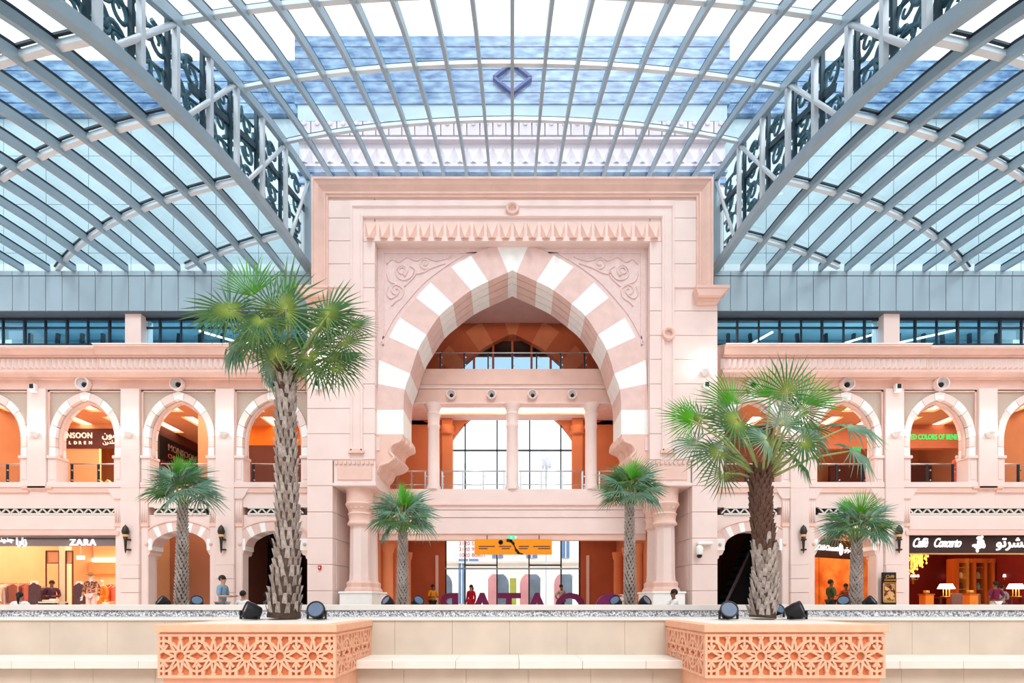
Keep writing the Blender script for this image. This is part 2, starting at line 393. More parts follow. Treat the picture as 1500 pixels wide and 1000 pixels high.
# outer cove frame
zt = pZ(268.5)
frameU(wc, 'cove_frame', M['pink2'], pX(460.5), zt, pZ(428), [(0, 20.0), (0, YP-.3), (.07, YP-.3), (.09, YP-.26), (.2, YP-.2), (.3, YP-.1), (.37, YP-.06), (.37, YP-.09), (.43, YP-.09), (.45, YP-.04), (.52, YP-.04), (.52, YP+.06)])
for sx in (-1, 1):
    # foot of the frame: a short cornice turned outwards
    b = MB(); xa, xb = pX(481), pX(434)
    for k, (h0, h1, o0, o1) in enumerate(((447, 443, 0, .04), (443, 440, .08, .08), (440, 430, .08, .32), (430, 426, .36, .36))):
        b.prism([(sx*(xa-.02-o0*.3), pZ(h0)), (sx*(pX(452)+o0), pZ(h0)), (sx*(pX(452)+o1), pZ(h1)), (sx*(xa-.02-o1*.3), pZ(h1))], YP-.12-o1*.7, YP+.3)
    b.build('frame_foot', M['pink2'], wc)
    ys = [293, 319, 352.5, 386, 421, 455, 491, 526, 562, 598, 635, 673]
    for a, c in zip(ys, ys[1:]):
        xo = 481 if c <= 421 else 450
        za, zb2 = pZ(a+.35), pZ(c-.35)
        if a >= 426 or c <= 421: pass
        x0 = 481 if a < 421 else 450
        if a == 421: za = pZ(447)
        MB().box(sx*pX(x0), sx*pX(513), YP, YP+.3, zb2, za).build('ashlar_block', M['pink'], wc, bevel=.008)
        if c > 353:
            MB().box(sx*pX(532), sx*pX(549), YP, YP+.3, zb2, pZ(max(a, 353)+.35)).build('ashlar_block', M['pink'], wc, bevel=.008)
    low = [673, 711, 749.5, 788, 826.5, 865, 911.5]
    for a, c in zip(low, low[1:]):
        MB().box(sx*pX(450), sx*pX(487), YP, YP+.3, max(0, pZ(c-.4)), pZ(a+.4)).build('ashlar_block', M['pink'], wc, bevel=.008)
        # return of the pier towards the columns, its joints carried round
        MB().box(sx*pX(487.3), sx*(pX(487)-.03), YP+.3, 21.0, max(0, pZ(c-.4)), pZ(a+.4)).build('return_block', M['pink'], wc)
    # strip between the block rows down to the foot, behind the roll moulding
    MB().box(sx*pX(513), sx*pX(532), YP+.02, YP+.3, pZ(673), pZ(300)).build('strip', M['pink'], wc)
    b = MB(); b.box(sx*pX(511), sx*pX(534), YP-.1, YP+.1, pZ(664), pZ(660.5)); b.box(sx*pX(512), sx*pX(533), YP-.06, YP+.1, pZ(660.5), pZ(658))
    b.build('strip_foot', M['pink2'], wc)
MB().box(-pX(513), pX(513), YP, YP+.3, pZ(300.5), pZ(293)).build('frieze_strip', M['pink'], wc)
frameU(wc, 'roll_moulding', M['pink'], pX(513), pZ(300), pZ(661), [(0, YP+.05), (0, YP-.03), (.02, YP-.06), (.07, YP-.06), (.1, YP-.02), (.12, YP+.0), (.36, YP+.0), (.38, YP-.03), (.4, YP-.06), (.45, YP-.06), (.48, YP-.03), (.48, YP+.05)])
# band of pyramid points
n = 22; xw = 2*pX(533)/n
py_ = MB().add([(-xw/2, 0, 0), (xw/2, 0, 0), (xw/2, 0, .72), (-xw/2, 0, .72), (0, -.38, -.2)], [(0,1,4),(1,2,4),(2,3,4),(3,0,4),(0,3,2,1)]).mesh('stone_pyramid', M['pink2'])
for i in range(n): inst('stone_pyramid', py_, (-pX(533)+xw*(i+.5), YP+.12, pZ(346.5)), wc)
MB().box(-pX(533), pX(533), YP+.12, YP+.3, pZ(348), pZ(319)).build('pyramid_backing', M['pink'], wc)
MB().box(-pX(533), pX(533), YP-.02, YP+.3, pZ(353.5), pZ(347)).build('frieze_ledge', M['pink'], wc)
# rings carved on the strips and over the centre
for x, z in ((-pX(522.5), pZ(490)), (pX(522.5), pZ(490)), (0, pZ(307.5))):
    MB().lathe([(.13, .02), (.13, -.1), (.17, -.14), (.22, -.14), (.25, -.1), (.25, .02)], (x, YP, z), 20, 'y').build('stone_ring', M['pink2'], wc, smooth=True, auto=40)
# spandrels, at a plane set back
YS = 18.98; SS = F/YS
sX = lambda px: (px - HX)/SS
sZ = lambda py: CZ + (HY - py)/SS
BO = [(550,636),(550,600),(553.4,562),(559.5,530),(574,496.7),(590,468),(613.6,439),(635,416.5),(665,394),(694,377),(730.5,361)]
BI = [(591,636),(591,600),(593,570),(601,547),(612,512.7),(625,490),(643.6,462.6),(663.7,445),(690,425),(715,412),(744,399)]
PER = 3
CO = catmull([(x-4*(y < 560), y-3*(y < 560)) for x, y in BO], PER); CI = catmull(BI, PER)
for sx in (-1, 1):
    out = [(sX(x), sZ(y)) for x, y in CO]
    poly = [(sX(548), sZ(353)), (0, sZ(353)), (0, sZ(357.5))] + out[::-1] + [(sX(548), sZ(636))]
    MB().prism([(-sx*p[0], p[1]) for p in poly], YS+.06, 20.6).build('spandrel', M['rose'], wc)
    # raised border and leaf scrolls
    arc = [(sX(x-7), sZ(y-4)) for x, y in CO if 372 < y < 505]
    pts = [(sX(561), sZ(505))] + arc + [(sX(698), sZ(369)), (sX(561), sZ(369)), (sX(561), sZ(505))]
    b = MB()
    for p, q in zip(pts, pts[1:]): b.bar((-sx*p[0], YS+.05, p[1]), (-sx*q[0], YS+.05, q[1]), .05, .05, up=(0,1,0))
    b.build('spandrel_border', M['rose'], wc)
    b = MB()
    def curl(cx, cy, r, a0, turns, sg):
        p = [(cx+sg*math.cos(a0+2*math.pi*turns*i/20)*r*(1-.75*i/20), cy+math.sin(a0+2*math.pi*turns*i/20)*r*(1-.75*i/20)) for i in range(21)]
        b.tube([(-sx*sX(x), YS+.05, sZ(y)) for x, y in p], .035, 5)
    def leaf(pl):
        p = catmull(pl, 4); b.tube([(-sx*sX(x), YS+.05, sZ(y)) for x, y in p], .035, 5)
    curl(590, 396, 15, 0, 1.3, 1); curl(588, 396, 8, 2, 1.2, -1); curl(622, 384, 9, 1, 1.2, 1); curl(580, 424, 9, 4, 1.2, -1)
    leaf([(566, 385), (574, 378), (584, 382), (596, 375), (610, 380), (622, 375), (636, 380), (650, 378), (660, 374)])
    leaf([(566, 398), (570, 410), (580, 415), (590, 422), (588, 434), (578, 441), (573, 447)])
    leaf([(606, 400), (618, 398), (630, 392), (640, 388), (652, 384)])
    leaf([(568, 418), (566, 428), (572, 436), (582, 430)]); leaf([(600, 388), (608, 394), (606, 404), (598, 412), (592, 418)])
    b.build('leaf_relief', M['rose'], wc, smooth=True)
# voussoirs of the great arch: striped, with a ribbed soffit
def voussoir(i0, i1, mt, sx, key=False):
    if key:
        o = [(CO[-1][0], CO[-1][1]), (HX, 357.5), (2*HX-CO[-1][0], CO[-1][1])]; q = [(CI[-1][0], CI[-1][1]), (HX, 395.5), (2*HX-CI[-1][0], CI[-1][1])]
    else:
        o = CO[i0*PER:i1*PER+1]; q = CI[i0*PER:i1*PER+1]
    o = [Vector((sX(x), sZ(y))) for x, y in o]; q = [Vector((sX(x), sZ(y))) for x, y in q]
    b = MB()
    segs = [(YS, YS+.34, 0), (YS+.34, YS+.4, .05), (YS+.4, YS+.78, .01), (YS+.78, YS+.84, .06), (YS+.84, YS+1.22, .02), (YS+1.22, YS+1.28, .07), (YS+1.28, 20.66, .03)]
    for y0, y1, off in segs:
        qi = [p + (po-p).normalized()*off for p, po in zip(q, o)]
        poly = o + qi[::-1]
        b.prism([((-sx)*p.x, p.y) for p in poly], y0, y1)
    return b.build('voussoir', mt, wc)
M['vpink'] = mat('arch_pink_stone', (230, 198, 190), .75, .06, 3, bump=.03)
for sx in (-1, 1):
    for i in range(10): voussoir(i, i+1, M['white_stone'] if i % 2 == 0 else M['vpink'], sx)
voussoir(0, 0, M['white_stone'], -1, True)
# scrolled brackets that carry the arch
for sx in (-1, 1):
    for k, (ya, yb, dx) in enumerate(((YS-.02, YS+.45, 0), (YS+.45, YS+.95, 3), (YS+.95, 20.6, 6))):
        edge = catmull([(590+dx, 638), (590+dx, 646), (578+dx, 652), (574+dx, 662), (580+dx, 670), (572+dx, 678), (560+dx, 682), (556+dx, 690), (550+dx, 697)], 4)
        poly = [(548, 636), (590+dx, 636)] + edge + [(548, 697)]
        MB().prism([(-sx*sX(x), sZ(y)) for x, y in poly], ya, yb).build('scroll_bracket', M['pink2'], wc)
        bb = MB()
        e2 = [(-sx*sX(x-3), ya-.02, sZ(y)) for x, y in edge[2:]]
        bb.tube(e2, .05, 6); bb.build('bracket_roll', M['pink2'], wc, smooth=True)
    MB().box(sx*pX(548), sx*pX(554), YS-.05, YS+.1, sZ(660), sZ(641)).build('bracket_panel', M['pink'], wc)
    # entablature block above the columns
    xa, xb = sx*pX(489), sx*pX(549.5)
    MB().box(xa, xb, YP+.02, 21.0, pZ(708), pZ(674)).build('entablature', M['pink'], wc)
    MB().box(sx*pX(487.5), sx*pX(551), YP-.05, 21.0, pZ(712), pZ(707)).build('entablature_base', M['pink'], wc, bevel=.02)
    MB().box(sx*pX(494), sx*pX(545), YP-.02, YP+.05, pZ(703), pZ(684)).build('entablature_panel', M['pink2'], wc, bevel=.02)
    dme = MB().box(-.05, .05, 0, .14, 0, .12).mesh('dentil', M['pink2'])
    for i in range(9): inst('dentil', dme, (sx*(pX(493)-i*.165), YP-.06, pZ(680)), wc)
    # two columns one behind the other
    for yc, h in ((19.3, 0), (20.42, 0)):
        cx = sx*pX(524)*19.3/YP*.985
        zb, z1, z2, z3, z4 = 0, wz(867, yc), wz(852, yc), wz(770, yc), wz(711, yc)
        if yc > 20: z1, z2, z3, z4 = [wz(v, 19.3) for v in (867, 852, 770, 711)]
        MB().box(cx-.6, cx+.6, yc-.55, yc+.5, 0, z1-.06).build('pedestal', M['white_stone'], wc, bevel=.02)
        MB().box(cx-.64, cx+.64, yc-.59, yc+.54, z1-.06, z1+.02).build('pedestal_cap', M['white_stone'], wc, bevel=.02)
        MB().lathe([(.56, z1+.02), (.56, z1+.1), (.48, z1+.2), (.5, z2-.04), (.4, z2+.05)], (cx, yc, 0), 8, 'z', math.pi/8).build('column_base', M['pink2'], wc)
        MB().lathe([(.4, z2+.05), (.38, z2+.3), (.36, z3-.05), (.4, z3)], (cx, yc, 0), 8, 'z', math.pi/8).build('column_shaft', M['pink'], wc)
        MB().lathe([(.45, z3), (.47, z3+.06), (.43, z3+.12), (.4, z3+.2), (.42, z3+.36), (.46, z3+.42), (.41, z3+.48), (.44, z3+.62), (.52, z3+.72), (.55, z3+.8), (.5, z3+.86), (.5, z4-.3), (.58, z4-.1), (.6, z4)], (cx, yc, 0), 20, 'z').build('capital', M['pink2'], wc, smooth=True, auto=35)
        lf = MB().add([(-.07, 0, 0), (.07, 0, 0), (.06, -.04, .16), (0, -.06, .2), (-.06, -.04, .16), (0, .05, .1)], [(0,1,2,3,4), (0,5,1), (1,5,2), (2,5,3), (3,5,4), (4,5,0)]).mesh('capital_leaf', M['pink2'])
        for k in range(14):
            a = 2*math.pi*k/14
            inst('capital_leaf', lf, (cx+.46*math.sin(a), yc-.46*math.cos(a), z3+.6), wc, rot=(0, 0, a))
# ---- inside the portal
M['orange_wall'] = mat('orange_plaster', (214, 128, 84), .8, .06, 1.2)
M['brown_wall'] = mat('rust_plaster', (186, 100, 66), .8, .07, 1.2)
YG = 20.9
gX = lambda px: (px-HX)*YG/F
gZ = lambda py: wz(py, YG)
ins = empty('wall_gallery', (0, YG, 0), 'pink balcony fronts and rust walls inside the portal passage', 'gallery', kind='structure')
XI = 5.55
def bands(rows, x0, x1):
    for nm, a, c, dy, m_ in rows:
        MB().box(x0, x1, YG+dy, YG+.5, gZ(c), gZ(a)).build(nm, M[m_], ins)
bands([('balcony_top', 716, 738, 0, 'pink'), ('balcony_fillet', 738, 740, -.05, 'pink2'), ('balcony_band', 740, 746, .02, 'pink'), ('balcony_band', 746.5, 757, .05, 'pink'),
       ('balcony_band', 757.6, 781, .08, 'pink'), ('balcony_soffit', 781, 790, .14, 'pink2')], -XI, XI)
bands([('parapet', 540, 561, 0, 'pink2'), ('parapet_fillet', 561, 563, -.05, 'pink2'), ('parapet_band', 563, 568.5, .02, 'pink'), ('parapet_beam', 569, 589, .05, 'pink2'), ('beam_lip', 589, 590.5, 0, 'pink')], -4.3, 4.3)
zf1 = gZ(716); zf2 = gZ(540)
YB = 23.5
MB().box(-XI, XI, YG+.5, YB, zf1-.35, zf1).build('gallery_floor', M['pink'], ins)
MB().box(-XI, XI, YG+.5, YB, zf2-.25, zf2).build('upper_floor', M['pink'], ins)
zc = gZ(590.5)+.22
# gallery ceiling with two lit coves
cl = MB()
for x0, x1 in ((-5.6, -3.4), (-.28, .28), (3.4, 5.6)): cl.box(x0, x1, YG+.5, YB, zc, zc+.1)
for y0, y1 in ((YG+.5, YG+.95), (22.75, YB)): cl.box(-3.4, -.28, y0, y1, zc, zc+.1); cl.box(.28, 3.4, y0, y1, zc, zc+.1)
cl.build('gallery_ceiling', mat('pale_ceiling', (240, 216, 212), .8), ins)
M['warm_lamp'] = mat('warm_cove_lamp', (255, 226, 176), .6, .03, 2, emit=2.2)
for x0, x1 in ((-3.4, -.28), (.28, 3.4)):
    MB().box(x0, x1, YG+.95, 22.75, zc+.45, zc+.5).build('cove_top', mat('cove_plaster', (250, 216, 190), .8), ins)
    for a, b2 in ((x0, x0+.05), (x1-.05, x1)): MB().box(a, b2, YG+.95, 22.75, zc+.1, zc+.46).build('cove_side', M['warm_lamp'], ins)
    MB().box(x0, x1, 22.7, 22.75, zc+.1, zc+.46).build('cove_side', M['warm_lamp'], ins)
# side and back walls
for sx in (-1, 1):
    MB().box(sx*XI, sx*(XI+.3), 21.0, 27.2, 0, 13.2).build('passage_wall', M['orange_wall'], ins)
    MB().box(sx*3.05, sx*XI, YB, YB+.3, zf1, zf2-.25).build('gallery_back_wall', M['orange_wall'], ins)
    MB().box(sx*2.75, sx*3.25, YB-.3, YB, zf1, zc).build('gallery_pilaster', M['orange_wall'], ins, bevel=.03)
    MB().lathe([(.3, 0), (.34, .1), (.3, .22), (.36, .4)], (sx*3.0, YB-.12, zc-.75), 12).build('pilaster_cap', M['orange_wall'], ins, smooth=True)
    # head of the arched window
    prof = [(3.05, 658), (2.9, 648), (2.65, 636), (2.3, 622), (1.95, 612)]
    pl = [(sx*x, wz(y, YB)) for x, y in prof] + [(sx*1.95, zf2-.25), (sx*3.05, zf2-.25)]
    MB().prism(pl, YB, YB+.3).build('window_spandrel', M['orange_wall'], ins)
    prof2 = [(3.35, 716), (3.3, 690), (3.0, 660), (2.85, 648), (2.6, 636), (2.25, 622), (1.9, 612)]
wn = empty('window_1', (0, YB+.2, zf1), 'tall white arched window behind the portal gallery', 'window', kind='structure')
MB().box(-3.05, 3.05, YB+.18, YB+.2, zf1, zf2-.3).build('pane', M['clear'], wn)
for px in (681, 728, 776, 822): MB().box(wx(px, YB)-.03, wx(px, YB)+.03, YB+.12, YB+.22, zf1, zf2-.3).build('mullion', M['dark'], wn)
for py in (658,): MB().box(-3.05, 3.05, YB+.12, YB+.22, wz(py, YB)-.03, wz(py, YB)+.03).build('transom', M['dark'], wn)
# three gallery columns
for x in (wx(635, YG+.15), 0, wx(866, YG+.15)):
    z0, z1 = zf1, gZ(590)
    MB().lathe([(.3, z0), (.3, z0+.12), (.25, z0+.2), (.235, z1-1.0), (.26, z1-.95), (.26, z1-.88), (.24, z1-.8), (.26, z1-.5), (.3, z1-.42), (.25, z1-.36), (.28, z1-.2), (.37, z1-.05), (.37, z1)], (x, YG+.2, 0), 18).build('gallery_column', M['pink'], ins, smooth=True, auto=35)
# upper storey: back wall with the echo of the arch
up = 0.80
def bmap(p): return ((p[0]-HX)*up+HX, 458+(p[1]-361)*.88)
yb2 = YB
def w2(p): return ((p[0]-HX)*yb2/F, wz(p[1], yb2))
O2 = [bmap(p) for p in catmull(BO, 2)]; I2 = [bmap(p) for p in catmull(BI, 2)]
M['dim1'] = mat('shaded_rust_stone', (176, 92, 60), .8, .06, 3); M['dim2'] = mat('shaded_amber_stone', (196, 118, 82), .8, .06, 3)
for sx in (-1, 1):
    for i in range(3, 10):
        o = O2[i*2:i*2+3]; q = I2[i*2:i*2+3]
        poly = [w2(p) for p in o] + [w2(p) for p in q[::-1]]
        MB().prism([(-sx*p[0], p[1]) for p in poly], yb2-.06, yb2+.3).build('upper_voussoir', M['dim2'] if i % 2 == 0 else M['dim1'], ins)
    out = [w2(p) for p in O2[6:]]
    poly = [(w2((HX, 440))[0], w2((HX, 430))[1]), (0, w2(O2[-1])[1])] + out[::-1] + [(-XI, out[0][1]), (-XI, w2((HX, 430))[1])]
    MB().prism([(-sx*p[0], p[1]) for p in poly], yb2, yb2+.3).build('upper_back_wall', M['dim1'], ins)
    lowp = [w2(p) for p in I2[6:14]]
    MB().box(sx*XI, sx*abs(w2(I2[6])[0]), yb2, yb2+.3, zf2, w2(I2[6])[1]).build('upper_back_wall', M['dim1'], ins)
o = [O2[-1], (HX, 456), (2*HX-O2[-1][0], O2[-1][1])]; q = [I2[-1], (HX, 490), (2*HX-I2[-1][0], I2[-1][1])]
MB().prism([w2(p) for p in o] + [w2(p) for p in q[::-1]], yb2-.06, yb2+.3).build('upper_voussoir', M['dim2'], ins)
MB().box(-XI, XI, 20.7, yb2+.3, wz(436, 21.5), wz(430, 21.5)).build('upper_ceiling', mat('mauve_ceiling', (206, 168, 160), .8), ins)
MB().box(-4.4, 4.4, yb2+.3, yb2+.4, wz(517, yb2), wz(450, yb2)).build('upper_back_panel', M['brown_wall'], ins)
w5 = empty('window_2', (0, yb2+.25, zf2), 'dim bluish window behind the upper balcony rail', 'window', kind='structure')
MB().box(-4.4, 4.4, yb2+.24, yb2+.26, zf2, zf2+2.6).build('pane', glass_mat('blue_pane', (.55, .68, .78), .1), w5)
for i in range(9): MB().box(-3.6+i*.9-.05, -3.6+i*.9+.05, yb2+.16, yb2+.28, zf2, zf2+2.6).build('mullion', M['brown_wall'], w5)
MB().box(-4.4, 4.4, yb2+.16, yb2+.28, zf2+.1, zf2+.2).build('transom', M['brown_wall'], w5)
# ground level: back wall with the glazed doors
YD = 27.0
dX = lambda px: (px-HX)*YD/F
dZ = lambda py: wz(py, YD)
for sx in (-1, 1):
    MB().box(sx*abs(dX(652)), sx*XI, YD, YD+.2, 0, zf1-.3).build('door_side_wall', M['brown_wall'], ins)
    for yy in (21.6, 23.2, 25.4):
        MB().lathe([(.34, 0), (.34, .5), (.26, .6), (.25, 3.0), (.3, 3.1), (.34, 3.4)], (sx*(XI-.2), yy, 0), 12).build('wall_column', M['orange_wall'], ins, smooth=True, auto=40)
    MB().box(sx*3.95, sx*4.1, YD-.08, YD, .2, 3.4).build('door_jamb', M['pink'], ins)
MB().box(-XI, XI, YG+.5, YD+.2, 4.4, 4.55).build('passage_ceiling', M['pink2'], ins)
MB().box(-XI, XI, YD, YD+.2, dZ(790), zf1-.3).build('door_lintel', M['brown_wall'], ins)
MB().box(-XI, XI, YB+.3, YD, zf1-.35, zf1).build('gallery_floor_back', M['pink'], ins)
dr = empty('door_1', (0, YD, 0), 'glazed entrance doors at the end of the portal passage', 'door', kind='structure')
X0 = abs(dX(652))
MB().box(-X0, X0, YD+.05, YD+.07, 0, dZ(790)).build('pane', M['clear'], dr)
for px in (653, 681, 728, 775, 822, 849): MB().box(dX(px)-.035, dX(px)+.035, YD, YD+.12, 0, dZ(790)).build('mullion', M['dark'], dr)
MB().box(-X0, X0, YD-.02, YD+.12, dZ(833.5), dZ(831.5)).build('transom', M['steel'], dr)
for a, b2 in ((681, 728), (775, 822)): MB().box(dX(a), dX(b2), YD-.05, YD+.1, dZ(828.5), dZ(826.5)).build('door_closer_rail', M['dark'], dr)
# ------------------------------------------------------------------ the two shop facades
fZ = lambda py: CZ + (HY - py)/SF
fA = lambda px: (HX - px)/SF          # distance from the axis, from a pixel on the left half
PIL = [58.5, 194.5, 332.5]; BAY = [-10, 127, 263.5, 400]
OUTC = [(-52, 668), (-52, 640), (-50.5, 626), (-45, 610), (-34, 593.5), (-18, 581), (0, 574.5)]
INC = [(-43, 668), (-43, 642), (-41.5, 630), (-37, 616), (-27.5, 602), (-14, 591.5), (0, 585.5)]
M['vpink2'] = mat('pale_pink_voussoir', (238, 216, 208), .75, .04, 3)
OC = catmull(OUTC, 4); IC = catmull(INC, 4)
NSEG = len(OC)-1
profile = [(19.5, 572), (19.44, 572), (19.44, 557), (19.38, 556), (19.3, 554.5), (19.3, 553), (19.24, 552), (19.12, 545), (19.12, 542.5), (19.2, 541), (19.2, 524), (19.1, 523), (19.1, 520), (19.02, 519), (18.9, 510.5), (18.86, 510), (18.86, 507), (19.5, 506)]
def fz_at(py, y): return fZ(py)
leafb = MB().add([(-.1, 0, 0), (.1, 0, 0), (.1, 0, .4), (-.1, 0, .4), (0, -.08, .06), (.03, -.1, .34)], [(0,1,4), (1,2,5,4), (2,3,5), (3,0,4,5)])
for sx, nm, who in ((-1, 'wall_left', 'clothing-shop'), (1, 'wall_right', 'café')):
    wl = empty(nm, (sx*14, YF, 0), 'two-storey pink arcade facade on the '+who+' side', 'facade', kind='structure')
    xs = lambda px: sx*fA(px)
    XE = -70
    # upper window piers, cornice
    for a, b in ((187.5, 210.5), (-72, -50)): MB().box(xs(a), xs(b), 19.35, 20.0, fZ(506), fZ(458)).build('window_pier', M['pink'], wl)
    b = MB()
    b.prism([(y, wz(p, y)) for y, p in profile], xs(XE), xs(450), 'x'); b.build('cornice', M['pink2'], wl)
    b = MB(); b.prism([(y-.16 if y < 19.45 else y, wz(p, y-.16)+(.08 if p < 512 else 0)) for y, p in profile[6:]], xs(161), xs(450.5), 'x'); b.build('cornice_break', M['pink2'], wl)
    MB().box(xs(XE), xs(161), 18.84, 19.6, wz(507, 18.84), wz(505.6, 18.84)).build('cornice_lip', M['white_stone'], wl)
    MB().box(xs(160), xs(450), 18.68, 19.6, wz(507, 18.7)+.08, wz(505.6, 18.7)+.08).build('cornice_lip', M['white_stone'], wl)
    # carved leaves of the frieze
    lb = MB(); i = 0; x = fA(449)
    while x < fA(XE):
        y = 19.04-.001 if x < fA(161) else 19.2
        for v in (0,): pass
        nv = len(lb.v)
        lb.add([(sx*x+vx, y+vy, wz(540.5, y)+vz) for vx, vy, vz in leafb.v], leafb.f); x += .215
    o = lb.build('leaf_frieze', M['pink'], wl); o['kind'] = 'stuff'
    # pilasters of the upper storey (the outermost one hangs on a bracket)
    for p in PIL + [-78]:
        MB().box(xs(p-13.5), xs(p+13.5), 19.34, 19.9, fZ(716), fZ(571)).build('pilaster', M['pink'], wl, bevel=.012)
        if p in (58.5, -78):
            MB().prism([(19.34, fZ(713)), (19.34, fZ(716)), (19.5, fZ(721)), (19.6, fZ(713))], xs(p-22), xs(p+22), 'x').build('pilaster_bracket', M['pink2'], wl)
            MB().box(xs(p-15), xs(p+15), 19.463, 19.9, fZ(743), fZ(716)).build('frieze_panel', M['pink'], wl)
        else:
            MB().box(xs(p-13.5), xs(p+13.5), 19.34, 19.9, fZ(827.5), fZ(716)).build('pilaster_shaft', M['pink'], wl, bevel=.012)
            for a, c in ((827.5, 847.5), (847.5, 868), (868, 915.5)):
                MB().box(xs(p-13.5), xs(p+13.5), 19.32, 19.9, max(0, fZ(c-.3)), fZ(a+.3)).build('pilaster_block', M['pink'], wl, bevel=.012)
            MB().box(xs(p-13), xs(p+13), 19.4, 19.9, 0, fZ(820)).build('pilaster_core', M['pink2'], wl)
            for sd in (-1, 1):
                if p + sd*20 > 345: pass
                # engaged colonnette, fluted bracket and capital beside the pilaster
                c0, c1 = p+sd*13.5, p+sd*26.5
                MB().box(xs(c0), xs(p+sd*24), 19.43, 19.9, 0, fZ(771)).build('colonnette', M['pink'], wl, bevel=.03)
                MB().box(xs(c0), xs(p+sd*25), 19.395, 19.9, fZ(772), fZ(768.5)).build('colonnette_ring', M['pink2'], wl, bevel=.02)
                MB().box(xs(c0), xs(p+sd*24.5), 19.418, 19.9, fZ(768.5), fZ(731)).build('fluted_neck', M['pink2'], wl)
                for k in range(3):
                    MB().tube([(xs(p+sd*(15.5+3.4*k)), 19.42, fZ(765)), (xs(p+sd*(15.5+3.4*k)), 19.42, fZ(735))], .035, 6).build('flute', M['pink'], wl, smooth=True)
                MB().prism([(xs(c0), fZ(731)), (xs(p+sd*24.5), fZ(731)), (xs(p+sd*27.5), fZ(727)), (xs(p+sd*34), fZ(716)), (xs(c0), fZ(716))], 19.385, 19.9).build('corbel', M['pink'], wl)
    # bays of the upper storey
    for c in BAY:
        lo, hi = c-54.7, c+54.7
        poly = [(xs(lo), fZ(572)), (xs(hi), fZ(572)), (xs(hi), fZ(668))] + [(xs(c-x), fZ(y)) for x, y in OC] + [(xs(c+x), fZ(y)) for x, y in OC[::-1][1:]] + [(xs(lo), fZ(668))]
        MB().prism(poly, 19.5, 19.9).build('spandrel', M['spandrel'], wl)
        fr = MB()
        fr.box(xs(lo), xs(hi), 19.44, 19.52, fZ(574.5), fZ(571.5)); fr.box(xs(lo), xs(lo+2.5), 19.44, 19.52, fZ(668), fZ(572)); fr.box(xs(hi-2.5), xs(hi), 19.44, 19.52, fZ(668), fZ(572))
        fr.build('spandrel_frame', M['pink2'], wl)
        def vous(i0, i1, m_, s2):
            o = [(c+s2*x, y) for x, y in OC[i0:i1+1]]; q = [(c+s2*x, y) for x, y in IC[i0:i1+1]]
            pl = o + q[::-1]; mx_ = sum(p_[0] for p_ in pl)/len(pl); my_ = sum(p_[1] for p_ in pl)/len(pl)
            MB().prism([(xs(mx_+(x-mx_)*.955), fZ(my_+(y-my_)*.955)) for x, y in pl], 19.42, 19.9).build('voussoir', m_, wl)
        cuts = [0, 2, 4, 9, 14, 18, 22]
        for s2 in (1, -1):
            for k, (a, b2) in enumerate(zip(cuts, cuts[1:])):
                vous(a, b2, M['white_stone'] if k % 2 == 0 else M['vpink2'], s2)
        o = [(c+x, y) for x, y in OC[22:]] + [(c-x, y) for x, y in OC[22:][::-1][1:]]; q = [(c+x, y) for x, y in IC[22:]] + [(c-x, y) for x, y in IC[22:][::-1][1:]]
        MB().prism([(xs(x), fZ(y)) for x, y in o + q[::-1]], 19.40, 19.9).build('voussoir', M['white_stone'], wl, bevel=.014)
        # inner roll of the arch
        rp = [(xs(c+x*.965), 19.62, fZ(y+1.5)) for x, y in IC] + [(xs(c-x*.965), 19.62, fZ(y+1.5)) for x, y in IC[::-1][1:]]
        MB().tube(rp, .07, 6).build('arch_roll', M['pink2'], wl, smooth=True)
        for s2 in (-1, 1):
            MB().box(xs(c+s2*55), xs(c+s2*40.5), 19.36, 19.95, fZ(672.5), fZ(668)).build('impost', M['pink'], wl, bevel=.02)
            MB().box(xs(c+s2*54.7), xs(c+s2*42), 19.42, 19.95, fZ(707), fZ(672.5)).build('jamb_pedestal', M['pink'], wl, bevel=.01)
            MB().box(xs(c+s2*52), xs(c+s2*44.5), 19.40, 19.5, fZ(703), fZ(676)).build('pedestal_panel', M['pink'], wl, bevel=.015)
        MB().box(xs(lo), xs(hi), 19.36, 20.0, fZ(714.5), fZ(707)).build('sill', M['pink'], wl, bevel=.01)
        MB().box(xs(lo), xs(hi), 19.40, 19.9, fZ(722), fZ(714.5)).build('sill_moulding', M['pink2'], wl)
        MB().box(xs(lo), xs(hi), 19.46, 19.9, fZ(743), fZ(722)).build('frieze_panel', M['pink'], wl)
    # pierced strips
    for a, b2 in ((-64, 174.5), (227, 303), (364, 441)):
        MB().box(xs(a), xs(b2), 19.52, 19.9, fZ(753), fZ(743)).build('vent_backing', M['black'], wl)
        v = MB(); v.box(xs(a), xs(b2), 19.44, 19.53, fZ(744.8), fZ(742.8)); v.box(xs(a), xs(b2), 19.44, 19.53, fZ(754), fZ(751.6))
        x = a; k = 0
        while x < b2-3:
            s3 = 1 if k % 2 else -1
            v.bar((xs(x), 19.49, fZ(748.2-s3*3.6)), (xs(x+6.6), 19.49, fZ(748.2+s3*3.6)), .05, .05); x += 6.7; k += 1
        v.build('pierced_strip', M['cream_top'], wl)
    # lintel of the wide shop
    MB().box(xs(XE), xs(177), 19.46, 19.9, fZ(784), fZ(754)).build('shop_lintel', M['pink'], wl)
    MB().box(xs(XE), xs(173), 19.43, 19.5, fZ(776), fZ(756.5)).build('lintel_panel', M['pink'], wl, bevel=.015)
    MB().box(xs(XE), xs(177), 19.38, 19.6, fZ(784), fZ(778)).build('lintel_lip', M['pink2'], wl)
    MB().box(xs(177), xs(181), 19.40, 20.2, 0, fZ(784)).build('shop_jamb', M['pink'], wl)
